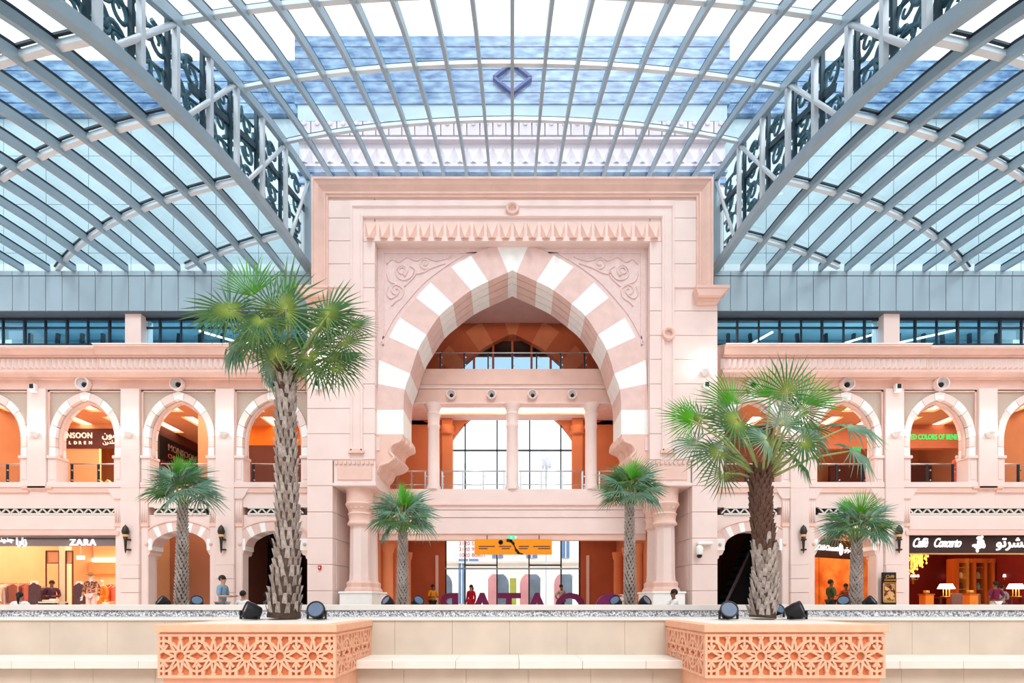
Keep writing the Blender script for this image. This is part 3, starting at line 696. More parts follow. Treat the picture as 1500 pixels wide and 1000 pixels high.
    # ground arches
    for c in (263.5, 400):
        GO = catmull([(-53, 789), (-46, 777), (-32, 769.5), (-16, 765), (0, 763.5)], 4); GI = catmull([(-40, 800), (-36, 791), (-26, 784), (-13, 779), (0, 777.5)], 4)
        top = [(xs(c-55), fZ(754)), (xs(c+55), fZ(754)), (xs(c+55), fZ(789))] + [(xs(c-x), fZ(y)) for x, y in GO] + [(xs(c+x), fZ(y)) for x, y in GO[::-1][1:]] + [(xs(c-55), fZ(789))]
        MB().prism(top, 19.5, 19.9).build('arch_wall', M['pink'], wl)
        rim = MB()
        rim.tube([(xs(c+x), 19.47, fZ(y-1)) for x, y in GO] + [(xs(c-x), 19.47, fZ(y-1)) for x, y in GO[::-1][1:]], .04, 5); rim.build('arch_rim', M['pink2'], wl, smooth=True)
        cuts = [0, 4, 6, 8, 11, 13, 16]
        for s2 in (1, -1):
            for k, (a, b2) in enumerate(zip(cuts, cuts[1:])):
                o = [(c+s2*x, y) for x, y in GO[a:b2+1]]; q = [(c+s2*x, y) for x, y in GI[a:b2+1]]
                MB().prism([(xs(x), fZ(y)) for x, y in o + q[::-1]], 19.467, 20.1).build('voussoir', M['white_stone'] if k in (2, 4) else M['vpink'], wl, bevel=.006)
            MB().box(xs(c+s2*54), xs(c+s2*40), 19.452, 20.12, fZ(806), fZ(789)).build('springer', M['white_stone'], wl, bevel=.012)
            MB().ball((xs(c+s2*47), 19.43, fZ(797)), .07).build('springer_boss', M['pink2'], wl, smooth=True)
            MB().box(xs(c+s2*54), xs(c+s2*42), 19.441, 20.11, fZ(809), fZ(806)).build('springer_lip', M['pink2'], wl)
            MB().prism([(xs(c+s2*54), fZ(809)), (xs(c+s2*42.5), fZ(809)), (xs(c+s2*44), fZ(812.5)), (xs(c+s2*48), fZ(813.5)), (xs(c+s2*49), fZ(818)), (xs(c+s2*54), fZ(820))], 19.457, 20.13).build('springer_corbel', M['pink'], wl)
            MB().box(xs(c+s2*55.5), xs(c+s2*50.5), 19.493, 20.14, 0, fZ(815)).build('arch_jamb', M['pink'], wl)
    # window band above the cornice
    wn = empty('window_3' if sx < 0 else 'window_4', (sx*13, 19.7, fZ(505)), 'strip of dark-framed reflective windows above the '+who+' cornice', 'window', kind='structure')
    M.setdefault('strip_glass', glass_mat('strip_window_glass', (.66, .84, .92), .1))
    for a, b2 in ((-50, 187.5), (210.5, 450)):
        MB().box(xs(a), xs(b2), 19.62, 19.7, fZ(506), fZ(500.5)).build('bottom_rail', M['dark'], wn)
        MB().box(xs(a), xs(b2), 19.62, 19.7, fZ(466.5), fZ(458)).build('top_rail', M['dark'], wn)
        MB().box(xs(a), xs(b2), 19.64, 19.7, fZ(478), fZ(475.5)).build('middle_rail', M['dark'], wn)
        xx = b2; k = 0
        while xx > a+5:
            nx = max(a, xx-31.3)
            MB().box(xs(xx-.8), xs(nx+.8), 19.68, 19.72, fZ(503), fZ(460)).build('pane', M['strip_glass'], wn)
            MB().box(xs(xx-1.2), xs(xx+(1.2 if k % 2 else .2)), 19.6, 19.7, fZ(506), fZ(458)).build('mullion', M['dark'], wn); xx = nx; k += 1
    M.setdefault('tube_lamp', mat('white_tube_lamp', (255, 244, 220), .5, .02, 2, emit=3))  # glowing bars stand in for light reflected in the panes
    M.setdefault('loft', mat('blue_grey_loft_wall', (150, 196, 210), .7, .08, .6))
    lo_ = empty('wall_loft_left' if sx < 0 else 'wall_loft_right', (sx*14, 21.5, fZ(506)), 'blue-grey made-up room standing for reflections behind the strip windows on the '+who+' side', 'interior', kind='structure')  # made-up lit room in place of reflections in the glass
    MB().box(sx*7.95, sx*22.4, 22.6, 22.8, fZ(512), 13.0).build('loft_wall', M['loft'], lo_)
    MB().box(sx*7.95, sx*22.4, 19.9, 22.6, fZ(512)-.1, fZ(512)).build('loft_floor', M['loft'], lo_)
    MB().box(sx*7.95, sx*22.4, 20.05, 22.6, 12.9, 13.0).build('loft_ceiling', M['steel'], lo_)
    rb = random.Random(8+sx)
    for k in range(13):
        x = 8.4+k*1.05; MB().bar((sx*x, 22.0, fZ(512)), (sx*(x+rb.uniform(-.25, .25)), 22.0, 12.9), .12, .12).build('loft_post', M['dark'], lo_)
    for zz in (11.35, 11.95): MB().bar((sx*8.1, 21.9, zz), (sx*22, 21.9, zz+.1), .1, .1).build('loft_rail', M['dark'], lo_)
    for xa_, ya_, xb_, yb_, zz in (((8.2, 21.2, 9.8, 21.2, 11.6), (9.8, 21.2, 10.3, 20.0, 11.62), (11.3, 21.2, 13.4, 21.2, 11.6), (13.4, 21.2, 14.6, 20.0, 11.62), (14.0, 21.4, 15.4, 21.4, 11.5), (15.6, 21.3, 17.6, 20.0, 11.7), (17.3, 21.5, 19.4, 21.5, 11.55)) if sx > 0 else ((11.3, 20.9, 12.4, 20.0, 11.66), (10.2, 20.9, 11.3, 20.9, 11.64))):
        MB().bar((sx*xa_, ya_, zz), (sx*xb_, yb_, zz), .07, .05).build('tube_lamp', M['tube_lamp'], lo_)
    ld = bpy.data.lights.new('loft_light', 'AREA'); ld.shape = 'RECTANGLE'; ld.size = 13; ld.size_y = 1.5; ld.energy = 620; ld.color = (.85, .95, 1)  # added lamp that brightens the stand-in room behind the panes
    lo2 = bpy.data.objects.new('loft_light', ld); COL.objects.link(lo2); lo2.location = (sx*15, 21, 12.85)
# ------------------------------------------------------------------ floors and the foreground walls
fl = MB().box(-24, 24, 14.3, 60, -.2, 0).build('floor', M['floor'], loc=(0, 20, 0)); tag(fl, 'pale polished mall floor', 'floor', kind='structure')
lf = MB().box(-24, 24, -6, 14.3, -1.7, -1.5).build('floor_lower', M['floor'], loc=(0, 5, -1.5)); tag(lf, 'sunken pale floor in front of the planters', 'floor', kind='structure')
fw = empty('wall_front', (0, 11.6, -1.5), 'cream stone retaining wall with a bench ledge between the planters', 'wall', kind='structure')
zt = wz(906, 11.6)
MB().box(-16, 16, 11.64, 14.1, -1.5, zt-.1).build('wall_core', M['cream'], fw)
x = -15.9; i = 0
while x < 15.9:
    MB().box(x+.003, x+1.32-.003, 11.6, 11.68, -1.12+.15, zt-.035).build('wall_slab', M['cream'], fw)
    MB().box(x+.003+.4, x+1.72-.003, 10.72, 10.8, -1.5, wz(981, 10.6)).build('base_slab', M['cream'], fw)
    MB().box(x+.003+.2, x+1.52-.003, 10.5, 11.66, wz(979.5, 10.5), wz(967, 10.5)).build('bench_slab', M['cream_top'], fw, bevel=.01)
    x += 1.32
MB().box(-16, 16, 10.78, 11.64, -1.5, wz(979.5, 10.5)-.002).build('bench_core', M['cream'], fw)
MB().box(-16, 16, 11.56, 12.6, zt-.035, zt).build('coping', M['cream_top'], fw)
MB().box(-16, 16, 12.6, 14.0, zt-.06, zt-.02).build('gravel_bed', M['pebble'], fw)
pw_ = empty('wall_pebble', (0, 14.1, 0), 'long pebble-faced kerb with a white coping in front of the shops', 'kerb', kind='structure')
MB().box(-22, 22, 14.0, 14.3, -.2, wz(894, 14.0)).build('pebble_face', M['pebble'], pw_)
MB().box(-22, 22, 13.94, 14.5, wz(893.6, 13.94), wz(885.5, 13.94)).build('white_coping', M['cream_top'], pw_, bevel=.01)
# planters with carved star lattice
def star_lattice(x0, x1, z0, z1, pitch, xc, n):
    """strapwork of ten-pointed rosettes in the plane (u, z): list of segments"""
    seg = []; zc = (z0+z1)/2
    P = lambda c, r, a: (c+r*math.cos(a), zc+r*math.sin(a))
    for k in range(-1, n+1):
        c = xc+pitch*k
        for j in range(10):
            a = math.pi/2 + j*math.pi/5; h = math.pi/10
            r1, r2, r3, r4 = .085, .125, .225, .31
            seg += [(P(c, r1, a), P(c, r2, a+h)), (P(c, r2, a+h), P(c, r1, a+2*h))]
            seg += [(P(c, r2, a+h), P(c, r3, a+h*.35)), (P(c, r2, a+h), P(c, r3, a+h*1.65))]
            seg += [(P(c, r3, a+h*.35), P(c, r4, a)), (P(c, r3, a-h*.35), P(c, r4, a))]
            seg += [(P(c, r4, a), P(c, .42, a+h*.6)), (P(c, r4, a), P(c, .42, a-h*.6))]
        m = c+pitch/2
        seg += [((m, z0), (m, zc-.16)), ((m, z1), (m, zc+.16)), ((m-.1, z0), (m-.1, z0+.13)), ((m+.1, z0), (m+.1, z0+.13)), ((m-.1, z1), (m-.1, z1-.13)), ((m+.1, z1), (m+.1, z1-.13))]
    out = []
    for p, q in seg:
        # clip to the panel
        t0, t1 = 0.0, 1.0
        for pa, qa, lo, hi in ((p[0], q[0], x0, x1), (p[1], q[1], z0, z1)):
            d = qa-pa
            if abs(d) < 1e-9:
                if pa < lo or pa > hi: t0, t1 = 1, 0
                continue
            ta, tb = (lo-pa)/d, (hi-pa)/d
            if ta > tb: ta, tb = tb, ta
            t0 = max(t0, ta); t1 = min(t1, tb)
        if t1-t0 > .05:
            out.append(((p[0]+(q[0]-p[0])*t0, p[1]+(q[1]-p[1])*t0), (p[0]+(q[0]-p[0])*t1, p[1]+(q[1]-p[1])*t1)))
    return out
Y1P = 9.25
def planter(pxa, pxb, inner, label):
    xa, xb = wx(pxa, Y1P), wx(pxb, Y1P); zt = wz(914.5, Y1P); yb = 11.6
    t = empty('planter', ((xa+xb)/2, 10.4, -1.5), label, 'planter', 'carved planters')
    z_ = lambda py: wz(py, Y1P)
    ft = MB(); ft.box(xa+.06, xb-.06, Y1P+.08, yb, -1.5, z_(990)); ft.build('base', M['terracotta'], t)
    MB().box(xa+.055, xb-.055, Y1P+.055, yb, z_(990), z_(927)).build('backing', M['terracotta_in'], t)
    fr = MB()
    fr.box(xa, xb, Y1P, Y1P+.1, z_(993.5), z_(989)); fr.box(xa, xb, Y1P, Y1P+.1, z_(932.5), z_(928))
    for x0, x1 in ((xa, xa+.05), (xb-.05, xb)): fr.box(x0, x1, Y1P+.002, Y1P+.098, z_(989), z_(932.5))
    fr.build('front_frame', M['terracotta'], t, bevel=.008)
    xi = xb if inner > 0 else xa
    fs = MB(); xo = xi-.1 if inner > 0 else xi+.1
    fs.box(xi, xo, Y1P+.1, yb, z_(993.5), z_(989)); fs.box(xi, xo, Y1P+.1, yb, z_(932.5), z_(928)); fs.box(xi, xo, yb-.05, yb, z_(989), z_(932.5))
    fs.build('side_frame', M['terracotta'], t, bevel=.008)
    cp = MB(); cp.box(xa-.03, xb+.03, Y1P-.04, yb, z_(925.5), zt); cp.box(xa+.02, xb-.02, Y1P+.03, yb, z_(929), z_(925.5))
    cp.build('cap', M['terracotta'], t, bevel=.008)
    MB().box(xa+.25, xb-.25, Y1P+.25, yb+.9, zt-.02, zt+.004).build('soil_cover', M['cream_top'], t)
    pitch = 48.6/80
    l = MB(); z0, z1 = z_(989), z_(932.5)
    for p, q in star_lattice(xa+.05, xb-.05, z0, z1, pitch, xa+(262-230)/80+.02, 5): j_ = random.uniform(-.006, .006); l.bar((p[0], Y1P+.03+j_, p[1]), (q[0], Y1P+.03+j_, q[1]), .04, .05, up=(0,1,0))
    l.build('star_lattice', M['terracotta'], t)
    l = MB()
    for p, q in star_lattice(Y1P+.1, yb-.05, z0, z1, pitch, Y1P+.35, 4): j_ = random.uniform(-.006, .006); l.bar((xi-.03*inner+j_, p[0], p[1]), (xi-.03*inner+j_, q[0], q[1]), .04, .05, up=(1,0,0))
    l.build('star_lattice', M['terracotta'], t)
    return t
planter(230, 491.5, 1, 'terracotta planter with star lattice under the palm nearer the clothing shop')
planter(1033, 1298, -1, 'terracotta planter with star lattice under the palm nearer the café')

# the rest of the courtyard, out of the frame: facing facade and two flanks, added to cut light from the front
op = empty('wall_opposite', (0, -8, -1.5), 'plain pink facade closing the courtyard opposite the portal', 'wall', kind='structure')
MB().box(-24, 24, -8.4, -8, -1.5, 11.5).build('wall_face', M['pink'], op)
for sx, nm in ((-1, 'wall_flank_left'), (1, 'wall_flank_right')):
    o = MB().box(sx*23.6, sx*24, -8, 19.3, -1.5, 11.5).build(nm, M['pink']); tag(o, 'plain pink courtyard flank on the '+('clothing-shop' if sx < 0 else 'café')+' side', 'wall', kind='structure')
# ------------------------------------------------------------------ fan palms
def leaf_mat(name, hub, tip):
    m = mat(name, tip, .5, .12, 3, spec=.25); nt = m.node_tree; b = nt.nodes['Principled BSDF']
    at = nt.nodes.new('ShaderNodeAttribute'); at.attribute_name = 'reach'
    cr = [n for n in nt.nodes if n.type == 'VALTORGB'][0]
    mx = nt.nodes.new('ShaderNodeMixRGB'); mx.inputs[1].default_value = (*lin(hub), 1)
    rr = nt.nodes.new('ShaderNodeValToRGB'); rr.color_ramp.elements[0].position = .03; rr.color_ramp.elements[1].position = .34
    nt.links.new(at.outputs['Fac'], rr.inputs[0]); nt.links.new(rr.outputs[0], mx.inputs[0])
    nt.links.new(cr.outputs[0], mx.inputs[2]); nt.links.new(mx.outputs[0], b.inputs['Base Color'])
    return m
M['frond'] = leaf_mat('palm_frond', (168, 188, 92), (80, 122, 74))
M['frond_young'] = leaf_mat('young_palm_frond', (128, 196, 60), (92, 172, 58))
M['frond_old'] = leaf_mat('grey_green_frond', (176, 196, 164), (112, 152, 130))
M['petiole'] = mat('leaf_stalk', (150, 162, 100), .6, .15, 8)
M['trunk'] = mat('palm_trunk', (84, 70, 62), .9, .3, 9, bump=.4)
M['boot'] = mat('grey_leaf_base', (192, 184, 178), .85, .3, 3, rgb2=(146, 134, 126), bump=.2)
M['boot_mid'] = mat('weathered_leaf_base', (168, 157, 150), .85, .3, 3, rgb2=(120, 107, 99), bump=.2)
M['boot_brown'] = mat('brown_leaf_base', (112, 82, 68), .85, .3, 6, rgb2=(62, 44, 38), bump=.3)
def fan_mesh(name, span, n, droop, m_, seed, wide=.8, curl=0.0):
    r_ = random.Random(seed); v = []; f = []; g = []
    d = 2*span/n
    for i in range(n):
        th = -span + d*(i+.5) + r_.uniform(-.1, .1)*d
        L = (1 - .3*abs(th/math.pi)**1.5)*r_.uniform(.9, 1.06); k0 = len(v); h = d/2*wide
        def P(r, a, z=0): return (r*math.cos(a), r*math.sin(a), z - droop*r**2.2*(1+.5*r_.random()) + curl*abs(math.sin(a/2))*r)
        rows = [(.04, .5, .004), (.17*L, .98, .03), (.62*L, .62, .03)]
        for r, w, z in rows:
            hh = (d/2 if r < .25*L else h)*w if r > .05 else h
            v += [P(r, th-hh), P(r, th, z), P(r, th+hh)]; g += [r, r, r]
        v.append(P(L, th+r_.uniform(-.05, .05))); g.append(1)
        for q in range(2):
            b = k0+q*3; f += [(b, b+1, b+4, b+3), (b+1, b+2, b+5, b+4)]
        f += [(k0+6, k0+7, k0+9), (k0+7, k0+8, k0+9)]
    me = bpy.data.meshes.new(name); me.from_pydata(v, [], f); me.materials.append(m_)
    a = me.attributes.new('reach', 'FLOAT', 'POINT'); a.data.foreach_set('value', g)
    return me
FAN = {'m': [fan_mesh('fan_blade', 2.4, 24, .14, M['frond'], 1, .6), fan_mesh('fan_blade', 2.2, 22, .3, M['frond'], 2, .6, .12), fan_mesh('fan_blade', 2.6, 26, .08, M['frond'], 3, .52)],
       'o': [fan_mesh('fan_blade', 2.0, 22, .45, M['frond_old'], 4, .62, .15), fan_mesh('fan_blade', 2.3, 24, .3, M['frond_old'], 5, .58)],
       'y': [fan_mesh('fan_blade', 1.15, 20, .05, M['frond_young'], 6, .75), fan_mesh('fan_blade', .6, 12, .03, M['frond_young'], 7, 1.0), fan_mesh('fan_blade', 1.7, 28, .1, M['frond_young'], 8, .6)]}
def place_frond(palm, T, hub, axis, nrm, size, me, r0=.035):
    a = Vector(axis).normalized(); n = Vector(nrm); n = (n - a*n.dot(a)).normalized(); b = n.cross(a)
    mtx = Matrix((a, b, n)).transposed()
    o = inst('frond', me, hub, palm, rot=mtx.to_euler(), scale=(size, size, size))
    T = Vector(T); H = Vector(hub); mid = (T+H)/2 + Vector((0, 0, .08*(H-T).length)); e = H + a*.1*size
    p = MB().tube([T, mid, H, e], [r0, r0*.75, r0*.6, r0*.3], 5)
    st = p.build('stalk', M['petiole'], palm, smooth=True)
    return o
boot_me = {}
for key in ('boot', 'boot_mid', 'boot_brown'):
    # woody stub of an old leaf: a wedge that stands off the trunk and points up
    boot_me[key] = MB().add([(-.5, 0, 0), (.5, 0, 0), (.5, .1, .0), (-.5, .1, 0), (-.42, -.45, .55), (.42, -.45, .55), (.22, -.75, 1.0), (-.22, -.75, 1.0), (.3, -.45, .95), (-.3, -.45, .95)],
        [(0,1,5,4), (4,5,6,7), (1,2,8,5), (5,8,6), (3,0,4,9), (4,7,9), (7,6,8,9), (2,3,9,8), (0,3,2,1)]).mesh('leaf_base', M[key])
def trunk(palm, pts, rad, rows, per, bw, bh, as_parts, brown_from=2.0):
    """pts: centre line bottom to top; rad: radius at each point"""
    MB().tube(pts, rad, 14).build('trunk', M['trunk'], palm, smooth=True)
    P = [Vector(p) for p in pts]; r_ = random.Random(len(palm.name)+rows)
    join = MB()
    for i in range(rows):
        t = (i+.3)/rows*(len(P)-1); k = min(int(t), len(P)-2); u = t-k
        c = P[k].lerp(P[k+1], u); r = rad[k]+(rad[k+1]-rad[k])*u
        for j in range(per):
            a = 2*math.pi*(j+.5*(i % 2)+.12*i)/per + r_.uniform(-.06, .06)
            key = 'boot_brown' if i/rows + r_.uniform(-.07, .07) > brown_from else r_.choice(('boot', 'boot_mid'))
            s_ = r_.uniform(.85, 1.15); fl_ = .55+.9*max(0, (i/rows-.8)*2)
            loc = c + Vector((math.sin(a)*r*.92, -math.cos(a)*r*.92, 0))
            if as_parts:
                inst('leaf_base', boot_me[key], loc, palm, rot=(r_.uniform(-.1, .1), r_.uniform(-.12, .12), a), scale=(bw*s_, bw*1.1*fl_/.55*.8, bh*s_))
            else:
                mt = Matrix.Translation(loc) @ Matrix.Rotation(a, 4, 'Z') @ Matrix.Diagonal((bw*s_, bw*1.1, bh*s_, 1))
                join.add([mt @ v.co for v in boot_me[key].vertices], [tuple(p.vertices) for p in boot_me[key].polygons])
    if not as_parts:
        o = join.build('leaf_bases', M['boot'], palm); o['kind'] = 'stuff'
def cam_normal(axis, k):
    """blade normal: partly towards the open front, partly the leaf's own upper side"""
    a = Vector(axis).normalized(); h = Vector((a.x, a.y, 0)); up = Vector((0, 0, 1)) - a*a.z
    return Vector((0, -1, .25))*k + up*(1-k)
def big_palm(label, base, T, rads, fronds, Y, brown):
    b = Vector((wx(base[0], Y), Y, wz(base[1], Y))); t = Vector((wx(T[0], Y), Y, wz(T[1], Y)))
    palm = empty('fan_palm', b, label, 'palm', 'large palms in the planters')
    n = 7; pts = [b.lerp(t, i/(n-1)) + Vector((.05*math.sin(i*.9), 0, 0)) for i in range(n)]
    pts[0].z = b.z
    trunk(palm, pts, rads, 27, 11, .115, .28, True, brown)
    for hx, hy, dy, ang, k, sz, age, v in fronds:
        hub = Vector((wx(hx, Y), Y+dy, wz(hy, Y))); an = math.radians(ang)
        ax = Vector((math.cos(an), dy*.5, math.sin(an)))
        place_frond(palm, t + Vector((0, 0, -.15)) + (hub-t)*.12, hub, ax, cam_normal(ax, k), sz*1.1*Y/F, FAN[age][v])
    return palm
LP = [(370,434,0,106,.92,62,'y',0),(425,436,0,92,.95,32,'y',1),(362,480,-.7,195,.85,64,'m',2),(442,484,-.8,60,.9,66,'m',0),(472,445,.5,62,.8,50,'m',1),
      (484,470,-.2,48,.8,60,'m',0),(502,497,.1,5,.85,44,'m',0),(482,516,.2,-35,.8,50,'m',1),(420,537,-.5,92,.85,46,'m',1),(392,505,-.4,230,.8,52,'m',1),
      (340,452,.1,160,.75,46,'m',0),(458,530,-.3,-62,.8,46,'m',1),(402,456,.6,118,.8,50,'m',0),(450,452,.7,80,.8,50,'m',0),(345,492,.3,205,.7,48,'m',1),
      (395,480,.9,150,.6,60,'m',0),(470,495,.9,20,.6,58,'m',0),(430,470,1.1,90,.5,60,'m',2),(412,500,-.9,250,.8,44,'m',1),(505,460,.5,30,.7,42,'m',0),(375,512,.6,240,.7,44,'o',0),(450,515,.7,-80,.6,46,'m',1),(355,505,-.1,215,.7,48,'o',0),(380,465,.3,140,.7,52,'m',2),(465,470,.2,35,.8,56,'m',2),(415,470,-.5,110,.85,50,'m',0),(490,535,.1,-50,.7,38,'m',1),(395,535,.2,255,.7,40,'o',0),(325,470,-.2,185,.8,36,'m',0)]
big_palm('tall fan palm with a grey leaf-stub trunk in the planter nearer the clothing shop', (416, 904.5), (423, 545),
         [.36, .29, .235, .215, .2, .19, .14], LP, 11.6, .95)
RP = [(1078,588,.2,108,.92,58,'y',2),(1132,580,.1,78,.92,56,'y',2),(1012,618,-.1,165,.9,50,'y',2),(1120,598,-.9,92,.9,48,'m',0),(1176,588,.1,42,.75,62,'y',0),
      (1058,632,-.7,200,.9,54,'m',2),(1158,612,-.4,20,.85,42,'m',2),(1180,632,.1,0,.7,52,'o',1),(1236,628,-.1,8,.45,54,'o',0),(1238,664,-.2,-18,.5,48,'o',0),
      (1045,668,-.3,228,.75,46,'m',1),(1096,660,-.8,165,.8,34,'o',1),(1162,655,-.4,-45,.8,44,'m',1),(1040,600,.6,140,.7,50,'m',0),(1105,610,.9,110,.5,60,'m',2),
      (1150,630,.9,40,.5,58,'m',0),(1075,640,.6,190,.6,52,'o',1),(1185,660,.6,-25,.5,46,'m',1),(1030,640,.4,185,.7,46,'o',1),(1115,640,-.9,80,.7,40,'o',1),(1200,610,.6,25,.6,46,'m',0),(1065,690,.2,250,.7,36,'m',1)]
big_palm('tall fan palm with a dark brown upper trunk in the planter nearer the café', (1117, 904.5), (1117, 692),
         [.285, .25, .22, .21, .205, .2, .16], RP, 11.6, .45)
def small_palm(label, bx, ty, seed, Y=16.0, lean=0):
    b = Vector((wx(bx, Y), Y, 0)); t = Vector((wx(bx+lean, Y), Y, wz(ty, Y)))
    palm = empty('fan_palm', b, label, 'palm', 'small palms behind the kerb')
    pts = [b.lerp(t, i/5) for i in range(6)]
    trunk(palm, pts, [.19, .17, .15, .135, .12, .1], 38, 9, .085, .15, False)
    r_ = random.Random(seed)
    for i in range(24):
        az = 2*math.pi*(i*.381966) + r_.uniform(-.2, .2); e = math.radians(80 - 92*(i/24)**.9)
        h = Vector((math.cos(az), math.sin(az)*.9, 0)); ax = h*math.cos(e) + Vector((0, 0, math.sin(e)))
        L = r_.uniform(.45, .62)
        hub = t + ax*L + Vector((0, 0, .38))
        n = Vector((-h.x*math.sin(e), -h.y*math.sin(e), math.cos(e)))*.6 + Vector((r_.uniform(-.4, .4), -.7, .2))
        age = 'y' if i < 3 else 'o' if r_.random() < .55 else 'm'
        place_frond(palm, t + ax*.05 + Vector((0, 0, -.06)), hub, ax - Vector((0, 0, .15)), n, r_.uniform(.66, .84), FAN[age][r_.randrange(2) if age != 'y' else 0 if i else 2], .02)
small_palm('small fan palm in front of the blank rust archway', 265, 742, 11, lean=3)
small_palm('small fan palm before the portal column on the clothing-shop side', 590, 783, 12)
small_palm('small fan palm before the portal column on the café side', 923, 742, 13, lean=-1)
small_palm('small fan palm in front of the café side entrance', 1253, 795, 14, lean=2)
# ------------------------------------------------------------------ floodlights at the palms
M['lens'] = mat('floodlight_lens', (74, 94, 124), .15, .15, 4, spec=.7)
def floodlight(px, py, Y, r, rot, zbase, label, tilt=.9):
    x = wx(px, Y)
    t = empty('floodlight', (x, Y, zbase), label, 'floodlight')
    c = Vector((x, Y, max(wz(py, Y), zbase+r*.95)))
    d = Vector((math.sin(rot)*math.cos(tilt), -math.cos(rot)*math.cos(tilt), math.sin(tilt)))
    u = d.orthogonal().normalized(); w = d.cross(u)
    def ring(off, rr): return [c + d*off + (u*math.cos(2*math.pi*k/16)+w*math.sin(2*math.pi*k/16))*rr for k in range(16)]
    MB().loft([ring(-1.25*r, .45*r), ring(-1.1*r, .75*r), ring(-.2*r, .98*r), ring(.55*r, 1.03*r), ring(.62*r, 1.0*r), ring(.62*r, .88*r), ring(.5*r, .86*r)]).build('housing', M['black'], t, smooth=True, auto=40)
    MB().loft([ring(.505*r, .86*r), ring(.52*r, .85*r)]).build('lens', M['lens'], t)
    b = MB(); 
    for s_ in (-1, 1): b.bar(c + Vector((s_*1.05*r, 0, 0)), Vector((c.x+s_*1.05*r, c.y, zbase)), .03, .06)
    b.box(c.x-1.08*r, c.x+1.08*r, c.y-.05, c.y+.05, zbase, zbase+.02)
    b.build('bracket', M['black'], t)
zpl = wz(906, 11.6)+.004
for i, (px, rot, lab) in enumerate(((366, -.9, 'black floodlight tilted away from the tall palm, on the planter nearer the clothing shop'), (464, .1, 'black floodlight aimed outward beside the tall palm on the planter nearer the clothing shop'),
     (1067, -.2, 'black floodlight aimed outward beside the brown-topped palm on the planter nearer the café'), (1168, .9, 'black floodlight tilted away from the brown-topped palm on the planter nearer the café'))):
    floodlight(px, 894, 11.25, .19, rot, zpl, lab, .35)
floodlight(1140, 893, 12.75, .13, .2, zpl-.02, 'black floodlight half hidden behind the brown-topped palm trunk', .5)
for i, (px, lab) in enumerate(((238, 'shop side of the small palm at the rust archway'), (288, 'portal side of the small palm at the rust archway'), (568, 'outer side of the small palm at the clothing-side column'), (612, 'inner side of the small palm at the clothing-side column'),
     (902, 'inner side of the small palm at the café-side column'), (945, 'outer side of the small palm at the café-side column'), (1236, 'portal side of the small palm at the café entrance'), (1275, 'far side of the small palm at the café entrance'))):
    floodlight(px, 881, 14.7, .16, -.7 if i % 2 == 0 else .7, .55, 'small dark floodlight on the '+lab, .6)
    p = MB().tube([(wx(px, 14.7), 14.7, 0), (wx(px, 14.7), 14.7, .56)], .03, 8)
    par = [o for o in COL.objects if o.name.startswith('floodlight') and o.type == 'EMPTY'][-1]
    p.build('post', M['black'], par)
# ------------------------------------------------------------------ rooms behind the facades
M['peach'] = mat('peach_wall', (246, 190, 140), .8, .05, 1.0)
M['amber'] = mat('amber_wall', (224, 164, 122), .8, .06, 1.0)
M['umber'] = mat('umber_wall', (104, 58, 44), .8, .1, 1.5)
M['maroon'] = mat('maroon_board', (96, 54, 52), .6, .08, 2)
M['blackboard'] = mat('dark_brown_board', (58, 42, 42), .5, .08, 2)
M['wine'] = mat('wine_red_wall', (128, 34, 34), .6, .12, 2)
M['wood'] = mat('orange_wood', (202, 104, 40), .5, .15, 3, stretch=(1, 1, .15))
M['lampw'] = mat('white_ceiling_lamp', (255, 240, 214), .5, .02, 2, emit=1.8)
M['letter_white'] = mat('white_letter', (252, 250, 248), .5, .02, 3, emit=.7)
M['letter_cream'] = mat('cream_letter', (250, 232, 206), .5, .02, 3, emit=.4)
M['lit_amber'] = mat('lit_amber_panel', (246, 176, 96), .7, .2, 1.5, rgb2=(206, 96, 44))
def area(name, loc, sx_, sy_, power, col, rot=(0, 0, 0)):
    d = bpy.data.lights.new(name, 'AREA'); d.shape = 'RECTANGLE'; d.size = sx_; d.size_y = sy_; d.energy = power; d.color = col
    o = bpy.data.objects.new(name, d); COL.objects.link(o); o.location = loc; o.rotation_euler = rot; return o
zg = fZ(707); zce = 9.35; zgc = 4.9
